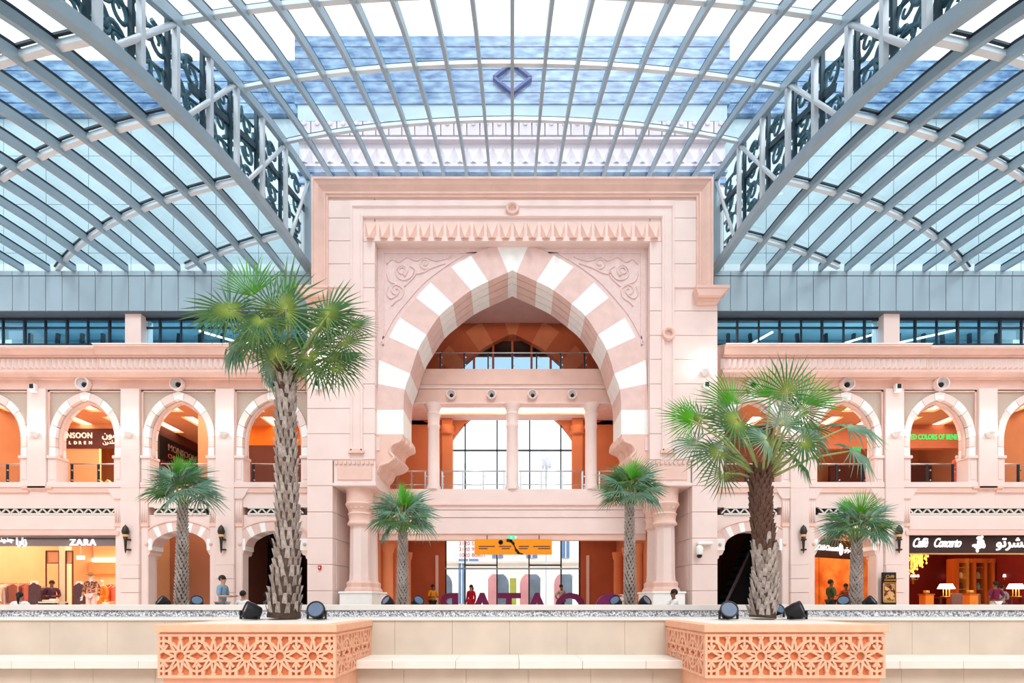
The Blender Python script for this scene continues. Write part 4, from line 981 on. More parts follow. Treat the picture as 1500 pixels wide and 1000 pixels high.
for sx, side in ((-1, 'left'), (1, 'right')):
    r = empty('wall_arcade_'+side, (sx*14, 22, 0), 'warm walls and ceilings behind the '+('clothing-shop' if sx < 0 else 'café')+' arcade', 'interior', kind='structure')
    xe = 22.5
    MB().box(sx*7.9, sx*xe, 19.9, 28, zg-.45, zg).build('gallery_floor', M['pink2'], r)
    # gallery ceiling with long light slots
    cb = MB(); slots = []
    xx = 7.9
    while xx < xe:
        cb.box(sx*xx, sx*(xx+1.25), 19.9, 28, zce, zce+.12); slots.append(xx+1.25); xx += 1.8
    cb.build('gallery_ceiling', M['amber'] if sx < 0 else M['amber'], r)
    for s0 in slots:
        MB().box(sx*s0, sx*(s0+.55), 19.9, 20.6, zce, zce+.12).build('ceiling_strip', M['amber'], r); MB().box(sx*s0, sx*(s0+.55), 22.4, 23.0, zce, zce+.12).build('ceiling_strip', M['amber'], r)
        MB().box(sx*s0, sx*(s0+.55), 25.2, 28, zce, zce+.12).build('ceiling_strip', M['amber'], r)
        MB().box(sx*s0, sx*(s0+.55), 20.6, 22.4, zce+.1, zce+.14).build('ceiling_lamp', M['lampw'], r); MB().box(sx*s0, sx*(s0+.55), 23.0, 25.2, zce+.1, zce+.14).build('ceiling_lamp', M['lampw'], r)
    MB().box(sx*7.9, sx*xe, 28, 28.2, zg, zce).build('gallery_end_wall', M['amber'], r)
    MB().box(sx*(xe), sx*(xe+.2), 19.6, 28, 0, zce).build('end_wall', M['amber'], r)
    MB().box(sx*7.95, sx*8.05, 21.0, 28, 0, zce).build('portal_side_wall', M['amber'], r)
    # ground floor
    MB().box(sx*7.9, sx*xe, 19.9, 28, zgc, zgc+.15).build('ground_ceiling', M['peach'] if sx < 0 else M['umber'], r)
    MB().box(sx*14.85, sx*15.05, 19.95, 27.8, 0, zgc).build('party_wall', M['peach'] if sx < 0 else M['lit_amber'], r)
    area('gallery_light', (sx*14.5, 21.8, zce-.15), 12, 2.5, 110, (1, .88, .74))
rl = bpy.data.objects['wall_arcade_left']; rr_ = bpy.data.objects['wall_arcade_right']
# left ground: clothing shop, blank archway, escalator hall
MB().box(-22.4, -15.05, 27.0, 27.2, 0, zgc).build('shop_back_wall', M['peach'], rl)
MB().box(-22.4, -15.05, 26.9, 27.0, 3.05, 3.25).build('light_shelf', M['lampw'], rl)
MB().box(-22.4, -15.05, 26.7, 27.0, 2.4, 3.0).build('shelf_panel', mat('coral_panel', (240, 150, 100), .7), rl)
area('shop_light', (-18.6, 22.6, zgc-.3), 6.5, 4.5, 290, (1, .86, .68))
MB().box(-15.0, -11.0, 21.9, 22.1, 0, zgc).build('archway_back_wall', mat('rust_panel', (188, 124, 92), .8, .08, .7), rl)
MB().box(-11.1, -10.95, 20.1, 27, 0, zgc).build('hall_wall', M['umber'], rl)
MB().box(-11, -8, 26.5, 26.7, 0, zgc).build('hall_back_wall', M['umber'], rl)
area('archway_light', (-13, 21.0, zgc-.1), 3, 1.2, 14, (1, .85, .7))
MB().box(11, 8, 26.5, 26.7, 0, zgc).build('hall_back_wall', M['umber'], rr_)
MB().box(11.1, 10.95, 20.1, 27, 0, zgc).build('hall_wall', M['umber'], rr_)
MB().box(22.3, 22.45, 19.96, 25.9, 0, zgc-.01).build('cafe_side_wall', M['wine'], rr_)
MB().box(22.4, 11.1, 26.0, 26.2, 0, zgc).build('cafe_back_wall', M['wine'], rr_)
area('cafe_light', (17, 22.5, zgc-.3), 8, 4, 75, (1, .6, .32))
area('cafe_entry_light', (13, 22.5, zgc-.3), 2.5, 3, 150, (1, .66, .36))
MB().box(11.3, 14.8, 24.4, 24.6, 0, zgc).build('cafe_entry_wall', M['lit_amber'], rr_)
for k_ in range(5): MB().box(11.6+k_*.65, 11.68+k_*.65, 24.3, 24.42, 0, 3.4).build('entry_stile', M['wood'], rr_)
# ceiling spots of the clothing shop
spot = MB().lathe([(.07, 0), (.07, -.04)], n=10).mesh('ceiling_spot', M['lampw'])
rs = random.Random(3)
for i in range(26): inst('ceiling_spot', spot, (-21.8+rs.random()*6.4, 20.6+rs.random()*5.5, zgc-.001), rl)
# text
def text(name, body, size, loc, m_, parent=None, rot=(math.pi/2, 0, 0), align='LEFT', ext=.015, shear=0, bold=0, space=1.0, sxx=1):
    cu = bpy.data.curves.new(name, 'FONT'); cu.body = body; cu.size = size; cu.align_x = align; cu.extrude = ext; cu.shear = shear; cu.offset = bold; cu.space_character = space; cu.resolution_u = 3
    me = evaluated(bpy.data.objects.new('tmp', cu))
    if sxx != 1: me.transform(Matrix.Diagonal((sxx, 1, 1, 1)))
    me.materials.clear(); me.materials.append(m_)
    o = bpy.data.objects.new(name, me); COL.objects.link(o); o.rotation_euler = rot
    o.location = Vector(loc) - (wloc(parent) if parent else Vector((0,0,0)))
    if parent: o.parent = parent
    return o
AR = {'zara': '\ufe8d\ufead\ufe8d\ufeaf', 'concerto': '\ufeee\ufe97\ufeae\ufeb8\ufee7\ufeee\ufedb', 'monsoon': '\ufee5\ufeee\ufeb4\ufee7\ufeee\ufee3', 'children': '\ufee5\ufead\ufeaa\ufee0\ufeb8\ufe97', 'new': '\ufeaa\ufef3\ufeaa\ufe9f'}
# --- signs on the clothing-shop side
SY = 19.75
s = empty('shop_sign', (wx(80, SY), SY, wz(800, SY)), 'grey shop sign band with white ZARA lettering', 'sign')
MB().box(wx(-70, SY), wx(177, SY), SY, SY+.1, wz(799.5, SY), wz(784, SY)).build('sign_band', mat('grey_sign_band', (150, 142, 146), .4), s)
MB().box(wx(-70, SY), wx(177, SY), SY-.04, SY, wz(789.5, SY), wz(788.5, SY)).build('sign_rail', M['dark'], s)
text('lettering', 'ZARA', .34, (wx(103, SY), SY-.02, wz(798.2, SY)), M['letter_white'], s, bold=.012, space=1.25)
text('arabic_lettering', AR['zara'], .36, (wx(24, SY), SY-.02, wz(797.5, SY)), M['letter_white'], s, bold=.01)
text('arabic_lettering', AR['new'], .28, (wx(0, SY), SY-.02, wz(793, SY)), M['letter_white'], s, bold=.006)
# upper gallery shop: board with lettering and lit window
YM = 23.9
s = empty('shop_sign', (wx(120, YM), YM, wz(656, YM)), 'maroon shop sign board with cream lettering in the upper arcade', 'sign')
MB().box(wx(62, YM), wx(228, YM), YM, YM+.12, wz(656, YM), wz(627.5, YM)).build('board', M['maroon'], s)
text('lettering', 'MONSOON', .37, (wx(136, YM), YM-.02, wz(641.5, YM)), M['letter_cream'], s, align='RIGHT', bold=.004, space=1.1, sxx=.86)
for i_, ch_ in enumerate('CHILDREN'): text('letter', ch_, .2, (wx(79.5+7.3*i_, YM), YM-.02, wz(650.5, YM)), M['letter_cream'], s, bold=.004)
text('arabic_lettering', AR['monsoon'], .42, (wx(150, YM), YM-.02, wz(641, YM)), M['letter_cream'], s, bold=.004)
text('arabic_lettering', AR['children'], .26, (wx(151, YM), YM-.02, wz(650, YM)), M['letter_cream'], s)
MB().box(-19.5, -16.9, 25.2, 25.3, zg, wz(656, YM)).build('display_back', mat('yellow_display_wall', (255, 200, 96), .7, .1, 2, emit=.35), rl)  # emission gives the wall its lit-shop brightness; it is no lamp
MB().box(-22.4, -19.61, 23.97, 24.1, zg, zce).build('gallery_back_wall', M['peach'], rl); MB().box(-19.6, -16.9, 23.95, 24.1, wz(627.5, YM), zce).build('gallery_back_wall', M['peach'], rl)
MB().box(-16.95, -16.8, 23.95, 28, zg, zce).build('shop_corner_wall', M['umber'], rl)
area('display_light', (-18.2, 24.6, zce-.9), 2.4, .8, 60, (1, .8, .45))
s = empty('shop_sign', (-16.78, 25.4, 7.9), 'black shop sign board running back along the upper corridor', 'sign')
MB().box(-16.79, -16.72, 23.95, 27.4, 7.75, 8.85).build('board', M['black'], s)
text('lettering', 'MONSOON', .42, (-16.7, 24.5, 8.3), mat('dim_letter', (150, 122, 110), .6), s, rot=(math.pi/2, 0, math.pi/2), bold=.006)
text('lettering', 'CHILDREN', .3, (-16.7, 24.5, 7.92), M['dim1'], s, rot=(math.pi/2, 0, math.pi/2))
MB().box(wx(292, 22.5), wx(311, 22.5), 22.4, 22.8, zg, zce).build('corridor_pier', M['amber'], rl)
MB().box(-13.0, -8.1, 24.2, 24.4, zg, zce).build('gallery_back_wall', mat('bright_orange_wall', (240, 132, 40), .8), rl)
MB().box(-12.95, -8.15, 24.0, 24.15, zg, wz(652, 24)).build('dark_shopfront', M['umber'], rl)
MB().box(8.15, 12.95, 24.2, 24.4, zg, zce).build('gallery_back_wall', M['umber'], rr_)
# giant letter in the outermost upper window
s = empty('window_letter', (wx(15, 23.5), 23.5, zg), 'giant dark letter standing in the outermost upper window', 'letter')
text('letter', 'A', 2.4, (wx(10, 23.5), 23.5, zg+.02), M['blackboard'], s, bold=.04, shear=.1)
MB().box(-24, wx(38, 23.7), 23.8, 23.9, wz(637, 23.7), wz(631.5, 23.7)).build('window_head', M['blackboard'], rl)
# café-side signs
YE = 23.9
s = empty('shop_sign', (wx(1370, YE), YE, wz(646, YE)), 'green illuminated lettering on the upper arcade wall behind the café-side balcony', 'sign')
gl = mat('green_letter', (60, 190, 90), .5, .05, 3, emit=.6)
text('letters', 'UNITED COLORS OF BENETTON', .34, (wx(1369.5, YE), YE-.02, wz(643.5, YE)), gl, s, align='CENTER', bold=.006, sxx=.68)
MB().box(wx(1280, YE), wx(1450, YE), YE, YE+.1, wz(656, YE), wz(628, YE)).build('sign_wall', M['dim2'], s)
MB().box(13.0, 22.4, 24.0, 24.2, wz(656, YE), zce).build('gallery_back_wall', M['dim2'], rr_)
MB().box(17, 22.4, 27.0, 27.2, zg, wz(656, YE)).build('shop_back', M['umber'], rr_)
MB().box(13.0, 13.3, 24.0, 27, zg, zce).build('shop_corner', M['amber'], rr_)
s = empty('shop_sign', (wx(1255, 23.5), 23.5, wz(662, 23.5)), 'small green projecting shop sign beyond the brown-topped palm', 'sign')
bx_ = MB().box(wx(1248, 23.4), wx(1261, 23.4), 23.4, 23.5, wz(662, 23.4), wz(654, 23.4)).build('sign_box', mat('green_sign_box', (40, 150, 80), .5, emit=.4), s)
MB().box(wx(1249, 23.5), wx(1260, 23.5), 23.5, 24.1, wz(656, 23.5), wz(655, 23.5)).build('sign_arm', M['dark'], s)
s = empty('shop_sign', (wx(1495, YE), YE, wz(644, YE)), 'green letters in the outermost upper arch on the café side', 'sign')
text('letters', 'UB', .335, (wx(1489, YE), YE-.03, wz(643.5, YE)), gl, s)
MB().box(wx(1470, 24.6), wx(1540, 24.6), 24.5, 24.6, zg, wz(656, YE)).build('display_back', bpy.data.materials['yellow_display_wall'], rr_)
# café sign bands
CY = 19.6
s = empty('shop_sign', (wx(1410, CY), CY, wz(812, CY)), 'dark brown café sign board with white script lettering', 'sign')
MB().box(wx(1325, CY), wx(1570, CY), CY, CY+.12, wz(810, CY), wz(784, CY)).build('board', M['blackboard'], s)
MB().box(wx(1325, CY), wx(1570, CY), CY-.03, CY+.14, wz(811.5, CY), wz(810, CY)).build('gold_edge', mat('gold_edge', (232, 180, 110), .4, metal=.4), s)
text('script_lettering', 'Caffè', .5, (wx(1335, CY), CY-.02, wz(801, CY)), M['letter_white'], s, shear=.5, bold=.006, space=.9, sxx=.62)
text('script_lettering', 'Concerto', .5, (wx(1366, CY), CY-.02, wz(801, CY)), M['letter_white'], s, shear=.5, bold=.006, space=.88, sxx=.60)
text('arabic_lettering', AR['concerto'], .56, (wx(1458, CY), CY-.02, wz(801, CY)), M['letter_white'], s, bold=.008, space=.95)
em = MB()
for x, y, a, b in ((1434, 788, 4.5, 3), (1436, 794, 5.5, 5), (1432, 800, 6, 4), (1427, 799, 4, 2.2), (1438, 786, 2, 2.5), (1431, 806, 2.2, 3), (1440, 799, 3, 4)):
    em.ball((wx(x, CY), CY-.02, wz(y, CY)), 1, 12, 8, (a*CY/F, .02, b*CY/F))
em.build('emblem', M['letter_white'], s, smooth=True)
CA = 20.6
s = empty('shop_sign', (13.0, CA, 3.0), 'slanting dark café sign over the side entrance, half behind the small palm', 'sign')
pa, pb = Vector((wx(1193, 20.3), 20.3, 0)), Vector((wx(1279, 22.2), 22.2, 0))
dv = (pb-pa).normalized(); nv = Vector((dv.y, -dv.x, 0)); ang = math.atan2(dv.y, dv.x)
zb_, zt_ = 2.75, 3.5
b = MB(); b.add([pa+Vector((0,0,zb_)), pb+Vector((0,0,zb_)), pb+Vector((0,0,zt_)), pa+Vector((0,0,zt_)), pa-nv*.15+Vector((0,0,zb_)), pb-nv*.15+Vector((0,0,zb_)), pb-nv*.15+Vector((0,0,zt_)), pa-nv*.15+Vector((0,0,zt_))],
     [(0,1,2,3), (7,6,5,4), (0,4,5,1), (1,5,6,2), (2,6,7,3), (3,7,4,0)]); b.build('board', M['blackboard'], s)
q = pa+dv*.12+nv*.02
text('script_lettering', 'Caffè Concerto', .3, (q.x, q.y, zb_+.3), M['letter_white'], s, rot=(math.pi/2, 0, ang), shear=.45, bold=.008, space=.8)
q = pa+dv*1.75+nv*.02
em = MB(); em.ball((q.x, q.y, zb_+.38), 1, 10, 6, (.11, .05, .26)); em.build('emblem', M['letter_white'], s, smooth=True)
q = pa+dv*2.0+nv*.02
text('arabic_lettering', AR['concerto'], .3, (q.x, q.y, zb_+.3), M['letter_white'], s, rot=(math.pi/2, 0, ang))
# ------------------------------------------------------------------ hanging banner, exit sign in the passage
YH = 20.75
s = empty('hanging_banner', (0, YH, wz(812, YH)), 'orange directional banner with a black swoosh hanging over the doors', 'banner')
org = mat('orange_banner', (246, 150, 16), .6, .03, 2)
MB().box(wx(695, YH), wx(808.5, YH), YH, YH+.06, wz(812, YH), wz(789.5, YH)).build('banner_board', org, s)
for px in (713.5, 790): MB().tube([(wx(px, YH), YH+.03, wz(790, YH)), (wx(px, YH), YH+.03, wz(784, YH)), (wx(px, YH), YH+.26, wz(784, YH))], .015, 6).build('hanger', M['black'], s)
sw = MB()
for (xa, ya), (xb, yb_), w in (((742, 791), (750, 792), .12), ((748, 791.5), (753, 797), .1), ((752, 796), (756, 805), .05), ((755, 804), (760, 810), .1), ((758, 809.5), (766, 811.5), .06)):
    sw.bar((wx(xa, YH), YH-.01, wz(ya, YH)), (wx(xb, YH), YH-.01, wz(yb_, YH)), w, .012, up=(0, 1, 0))
sw.build('swoosh', M['black'], s)
MB().lathe([(.1, 0), (.1, -.012), (.05, -.012), (.05, 0)], (wx(733.5, YH), YH-.001, wz(794, YH)), 14, 'y').build('round_emblem', M['black'], s)
bt = MB()
for x0, x1, y in ((701, 725, 800), (701, 714, 803.2), (731, 749, 800), (735, 747, 803.2), (760, 775, 800), (760, 773, 803.2), (781, 806, 800), (788, 806, 803.2)): bt.box(wx(x0, YH), wx(x1, YH), YH-.008, YH, wz(y+.7, YH), wz(y-.7, YH))
bt.build('small_print', M['maroon'], s)
s = empty('exit_sign', (wx(749, 20.85), 20.85, wz(790, 20.85)), 'small green illuminated exit sign above the orange banner', 'exit sign')
MB().box(wx(744.5, 20.85), wx(754, 20.85), 20.85, 20.92, wz(789.5, 20.85), wz(784.5, 20.85)).build('sign_box', mat('exit_green', (60, 190, 140), .5, emit=.6), s)
MB().box(wx(748.6, 20.85), wx(749.9, 20.85), 20.84, 20.85, wz(788.8, 20.85), wz(785.5, 20.85)).build('pictogram', M['letter_white'], s)
MB().box(wx(754, 20.85), wx(757, 20.85), 20.85, 20.92, wz(789, 20.85), wz(785, 20.85)).build('side_box', M['white_stone'], s)
# pink lettering stuck on the glazing
s = empty('window_lettering', (wx(690, 26.9), 26.93, wz(818, 26.9)), 'rows of pink lettering on the entrance glazing', 'lettering')
pk = mat('pink_letter', (232, 96, 150), .6, .03, 3)
for row, y in (('3120 SU', 798.5), ('3120 90', 807), ('1020 80801', 815.5)): text('letter_row', row, .3, (wx(672, 26.93), 26.93, wz(y, 26.93)), pk, s, ext=.004, bold=.004)

for nm_, l_, sx_, sy_, p_ in (('gallery_cove_light', (0, 22.2, zc-.05), 8, 1.2, 36), ('passage_light', (0, 24, 4.3), 8, 4, 50), ('upper_balcony_light', (0, 22.6, wz(437, 21.5)-.1), 6, 1, 10)):  # passage and upper balcony lamps are added fill without fittings
    area(nm_, l_, sx_, sy_, p_, (1, .82, .64))
# ------------------------------------------------------------------ railings
def railing(name, label, x0, x1, Y, z0, h, posts, group, mid=False):
    t = empty(name, ((x0+x1)/2, Y, z0), label, 'railing', group)
    MB().tube([(x0, Y, z0+h), (x1, Y, z0+h)], .028, 8).build('handrail', M['chrome'], t, smooth=True)
    if mid: MB().tube([(x0, Y, z0+.2), (x1, Y, z0+.2)], .02, 8).build('lower_rail', M['chrome'], t, smooth=True)
    for p in posts:
        po = MB().box(p-.03, p+.03, Y-.02, Y+.05, z0, z0+h-.02).build('post', M['chrome'] if mid else M['dark'], t)
        for zz in (.25, .7):
            MB().lathe([(.03, 0), (.03, -.05)], (p+.07, Y-.02, z0+h*zz), 8, 'y').build('clamp', M['chrome'], po)
    ps = sorted(posts)
    for a, b in zip(ps, ps[1:]): MB().box(a+.06, b-.06, Y-.008, Y+.004, z0+.06, z0+h-.08).build('glass_panel', M['clear'], t)
zs = fZ(707)
BN = {-10: 'outermost arch', 127: 'arch over the wide shop', 263.5: 'middle arch over the first ground archway', 400: 'arch next to the portal'}
for sx in (-1, 1):
    for c in BAY:
        xc = sx*fA(c); w = 41.5/SF
        who = 'clothing-shop' if sx < 0 else 'café'
        railing('balcony_railing', 'glass and steel balcony railing in the '+who+' side '+BN[c], xc-w, xc+w, 20.02, zs, fZ(674)-zs, [xc-w+.06, xc+.02, xc+w-.06], 'arcade balcony railings')
zr = zf1; hr = gZ(689)-gZ(716)
for (a, b, lab) in ((560, 626, 'outer gallery railing beside the clothing-side scroll bracket'), (645, 741, 'gallery railing between the centre column and the clothing-side column'), (760, 856, 'gallery railing between the centre column and the café-side column'), (875, 941, 'outer gallery railing beside the café-side scroll bracket')):
    x0, x1 = wx(a, YG+.1), wx(b, YG+.1); n = 4
    railing('gallery_railing', lab, x0, x1, YG+.1, zr, hr, [x0+.08+(x1-x0-.16)*i/(n-1) for i in range(n)], 'portal gallery railings', True)
x0, x1 = wx(628, YG+.1), wx(873, YG+.1)
railing('upper_railing', 'glass railing of the upper balcony under the great arch', x0, x1, YG+.1, zf2, gZ(515)-gZ(540), [wx(p, YG+.1) for p in (645, 680, 715, 750.5, 786, 821, 856)], None)
# ------------------------------------------------------------------ fittings on the walls
M['spk'] = mat('pale_speaker_cone', (226, 222, 222), .6, .04, 5)
def speaker(x, y, z, r, label, group):
    t = empty('round_speaker', (x, y, z-r), label, 'speaker', group)
    MB().lathe([(r*.72, .06), (r*.72, -.06), (r*.8, -.12), (r*.95, -.12), (r, -.06), (r, .06)], (x, y, z), 24, 'y', caps=False).build('stone_ring', M['pink'], t, smooth=True, auto=40)
    cn = MB().lathe([(r*.72, -.05), (r*.6, .0), (r*.35, .04), (.001, .04)], (x, y, z), 20, 'y', caps=False).build('cone', M['spk'], t, smooth=True)
    MB().lathe([(.001, -.02), (r*.33, -.02), (r*.36, .035)], (x+r*.05, y, z-r*.08), 16, 'y').build('core', M['black'], cn, smooth=True)
for sx in (-1, 1):
    for c in BAY: speaker(sx*fA(c), 19.37, fZ(564.5), .27, 'stone-ringed speaker over the '+('clothing-shop' if sx < 0 else 'café')+' side '+BN[c], 'arcade speakers')
for i, (px, lab) in enumerate(((661, 'next to the clothing-side springing'), (720, 'clothing side of the centre column'), (780, 'café side of the centre column'), (838, 'next to the café-side springing'))):
    speaker(wx(px, YG), YG-.02, gZ(578.5), .2, 'round speaker on the balcony beam, '+lab, 'balcony beam speakers')
def wall_flood(x, y, z, label):
    t = empty('wall_floodlight', (x, y, z), label, 'floodlight', 'white box floodlights')
    b = MB().box(x-.12, x+.12, y-.16, y, z, z+.3).build('housing', M['white_stone'], t, bevel=.02)
    MB().box(x-.07, x+.07, y-.18, y-.155, z+.12, z+.28).build('lens', M['black'], b)
wall_flood(-fA(57.5), 19.34, fZ(578), 'small white box floodlight on the hanging pilaster of the clothing-shop side')
wall_flood(fA(193), 19.34, fZ(578), 'small white box floodlight on a café-side pilaster')
wall_flood(-pX(467.5), YP, pZ(572), 'small white box floodlight on the clothing-side portal pier')
wall_flood(pX(467.5), YP, pZ(573), 'small white box floodlight on the café-side portal pier')
M['glow'] = mat('lit_lamp_glass', (255, 246, 236), .5, .02, 3, emit=4)
def uplight(x, y, z, label, power=14):
    t = empty('wall_uplight', (x, y, z), label, 'wall light', 'wall uplights')
    MB().add([(x-.16, y, z+.2), (x+.16, y, z+.2), (x+.13, y-.2, z+.2), (x-.13, y-.2, z+.2), (x-.05, y, z), (x+.05, y, z), (x+.04, y-.05, z), (x-.04, y-.05, z)],
        [(0,1,5,4), (1,2,6,5), (2,3,7,6), (3,0,4,7), (4,5,6,7)]).build('shade', M['white_stone'], t)
    MB().box(x-.12, x+.12, y-.18, y-.02, z+.185, z+.195).build('lamp', M['glow'], t)
    d = bpy.data.lights.new('uplight', 'POINT'); d.energy = power; d.shadow_soft_size = .08; d.color = (1, .93, .86)
    o = bpy.data.objects.new('uplight', d); COL.objects.link(o); o.location = (x, y-.22, z+.32)
for sx in (-1, 1):
    who = 'clothing-shop' if sx < 0 else 'café'
    for p, nm_ in ((58.5, 'hanging pilaster'), (194.5, 'pilaster beside the wide shop'), (332.5, 'pilaster between the two ground archways')):
        uplight(sx*fA(p), 19.34, fZ(643), 'white wedge uplight on the '+who+' side '+nm_)
    uplight(sx*pX(469), YP, pZ(551), 'white wedge uplight on the '+who+' side portal pier')
M['bronze'] = mat('dark_bronze', (62, 58, 50), .4, .2, 6, metal=.5)
M['amber_glass'] = mat('amber_lamp_glass', (196, 150, 110), .3, .15, 8, emit=.25)
for sx in (-1, 1):
    for p, nm_ in ((194.5, 'pilaster beside the wide shop'), (332.5, 'pilaster between the two ground archways')):
        x = sx*fA(p-2); z = fZ(811)
        t = empty('torch_sconce', (x, 19.2, z), 'bronze torch-shaped sconce on the '+('clothing-shop' if sx < 0 else 'café')+' side '+nm_, 'sconce', 'torch sconces')
        st = MB().lathe([(.01, 0), (.03, .1), (.055, .5), (.085, .62)], (x, 19.2, z), 12).build('stem', M['bronze'], t, smooth=True)
        MB().lathe([(.07, .6), (.1, .68), (.09, .72)], (x, 19.2, z), 12).build('cup', M['amber_glass'], st, smooth=True)
        MB().lathe([(.09, .7), (.13, .82), (.09, .98), (.01, 1.08)], (x, 19.2, z), 12).build('flame_shade', M['bronze'], t, smooth=True)
        for zz in (.14, .52): MB().box(x-.025, x+.12, 19.2, 19.345, z+zz-.03, z+zz+.03).build('wall_arm', M['bronze'], t)
# fire alarm and dome camera on the portal piers
t = empty('fire_alarm', (wx(469, 18.65), 18.69, pZ(834)), 'small red fire alarm box on the clothing-side portal pier', 'alarm')
red = mat('alarm_red', (190, 40, 60), .5)
MB().box(wx(467, 18.7), wx(471, 18.7), 18.62, 18.7, pZ(834), pZ(828)).build('box', red, t); MB().box(wx(468.3, 18.7), wx(469.7, 18.7), 18.61, 18.62, pZ(832), pZ(830)).build('button', M['white_stone'], t)
t = empty('security_camera', (pX(479), 18.55, pZ(815)), 'white dome security camera on an arm on the café-side portal pier', 'camera')
xq = pX(479); MB().box(xq-.06, xq+.5, 18.5, 18.7, pZ(798), pZ(794)).build('arm', M['white_stone'], t, bevel=.02)
bd = MB().lathe([(.05, 0), (.12, .1), (.13, .32), (.06, .4)], (xq, 18.52, pZ(815)), 14).build('dome_housing', M['white_stone'], t, smooth=True)
MB().ball((xq, 18.52, pZ(814)), .1).build('dome', M['black'], bd, smooth=True)
# ------------------------------------------------------------------ people
def skin(nodes, edges, name, sub=1):
    me = bpy.data.meshes.new(name); ks = list(nodes); ix = {k: i for i, k in enumerate(ks)}
    me.from_pydata([nodes[k][0] for k in ks], [(ix[a], ix[b]) for a, b in edges], [])
    o = bpy.data.objects.new(name, me)
    m1 = o.modifiers.new('s', 'SKIN'); m1.use_smooth_shade = True; m1.branch_smoothing = .3
    for i, k in enumerate(ks):
        r = nodes[k][1]; sv = me.skin_vertices[0].data[i]; sv.radius = r if isinstance(r, tuple) else (r, r); sv.use_root = (i == 0)
    m2 = o.modifiers.new('d', 'SUBSURF'); m2.levels = m2.render_levels = sub
    out = evaluated(o); out.name = name
    out.polygons.foreach_set('use_smooth', [True]*len(out.polygons))
    return out
SKIN = {'tan': mat('tan_skin', (190, 140, 110), .6, .05, 6), 'dark': mat('brown_skin', (128, 86, 64), .6, .05, 6), 'dummy': mat('mannequin_resin', (226, 214, 204), .5, .03, 4)}
HAIR = mat('dark_hair', (30, 24, 24), .6, .2, 20)
def person(label, loc, rz, h, skin_, top, bottom, arms='down', seated=False, long_sleeve=False, skirt=False, hair='short', name='person', cat='person', hat=None, lean=0.0, group=None):
    """faces -Y before rz; h = standing height"""
    k = h/1.75; root = empty(name, loc, label, cat, group, rz=rz)
    dz = -.45 if seated else 0
    V = lambda x, y, z: (x*k, y*k, (z+dz)*k)
    ly = -lean
    N = {'pelvis': (V(0, 0, .96), (.135*k, .1*k)), 'waist': (V(0, ly*.3, 1.1), (.12*k, .09*k)), 'chest': (V(0, ly*.7, 1.3), (.15*k, .1*k)), 'collar': (V(0, ly, 1.44), (.09*k, .075*k)), 'neck': (V(0, ly-.01, 1.5), .052*k),
         'jaw': (V(0, ly-.025, 1.565), (.06*k, .075*k)), 'head': (V(0, ly-.015, 1.645), (.074*k, .092*k)), 'crown': (V(0, ly-.005, 1.71), (.055*k, .065*k))}
    E = [('pelvis', 'waist'), ('waist', 'chest'), ('chest', 'collar'), ('collar', 'neck'), ('neck', 'jaw'), ('jaw', 'head'), ('head', 'crown')]
    pose = {'down': ((.25, .02, 1.14), (.27, -.06, .88)), 'hold': ((.24, -.02, 1.14), (.12, -.27, 1.14)), 'hips': ((.3, .06, 1.16), (.2, -.06, 1.0)), 'rest': ((.24, -.12, 1.16), (.16, -.36, 1.02)), 'reach': ((.22, -.22, 1.22), (.12, -.46, 1.16))}
    for s_, sd in ((-1, 'L'), (1, 'R')):
        pz = pose[arms] if not isinstance(arms, tuple) else pose[arms[0 if s_ < 0 else 1]]
        el, hd = [(s_*p[0], p[1]+ly*.8, p[2]) for p in pz]
        N['sh'+sd] = (V(s_*.185, ly*.9, 1.4), .062*k); N['el'+sd] = (V(*el), .043*k); N['wr'+sd] = (V(*hd), .03*k)
        d = Vector(hd)-Vector(el); d.normalize(); pm = Vector(hd)+d*.055
        N['pa'+sd] = (V(*pm), (.036*k, .022*k))
        E += [('collar', 'sh'+sd), ('sh'+sd, 'el'+sd), ('el'+sd, 'wr'+sd), ('wr'+sd, 'pa'+sd)]
        sdv = Vector((1, 0, 0)) if abs(d.x) < .8 else Vector((0, 1, 0)); sdv = (sdv - d*sdv.dot(d)).normalized()
        curl = d.cross(sdv)
        for fi, (off, ln) in enumerate(((-.03, .07), (-.01, .085), (.01, .08), (.03, .062))):
            a_ = pm + d*.04 + sdv*off; b_ = a_ + d*ln*.6; c_ = b_ + d*ln*.35 + curl*.02
            N['f%d' % fi+sd] = (V(*b_), .0095*k); N['g%d' % fi+sd] = (V(*c_), .008*k)
            E += [('pa'+sd, 'f%d' % fi+sd), ('f%d' % fi+sd, 'g%d' % fi+sd)]
        tb = pm - d*.01 + sdv*(.045*(1 if s_ > 0 else -1)) + curl*.02
        N['th'+sd] = (V(*tb), .011*k); N['ti'+sd] = (V(*(tb+d*.04)), .009*k); E += [('pa'+sd, 'th'+sd), ('th'+sd, 'ti'+sd)]
        hip = (s_*.09, 0, .9)
        if seated: kn, an, toe = (s_*.11, -.44, .94), (s_*.11, -.46, .53), (s_*.12, -.6, .48)
        else: kn, an, toe = (s_*.1, -.015, .5), (s_*.1, .02, .09), (s_*.12, -.13, .035)
        N['hip'+sd] = (V(*hip), .088*k); N['kn'+sd] = (V(*kn), .06*k); N['an'+sd] = (V(*an), .04*k); N['to'+sd] = (V(*toe), (.042*k, .03*k))
        E += [('pelvis', 'hip'+sd), ('hip'+sd, 'kn'+sd), ('kn'+sd, 'an'+sd), ('an'+sd, 'to'+sd)]
    def part(nm, me, m_, par=root):
        me.materials.append(m_); o = bpy.data.objects.new(nm, me); COL.objects.link(o); o.parent = par; return o
    body = part('body', skin(N, E, 'body'), skin_)
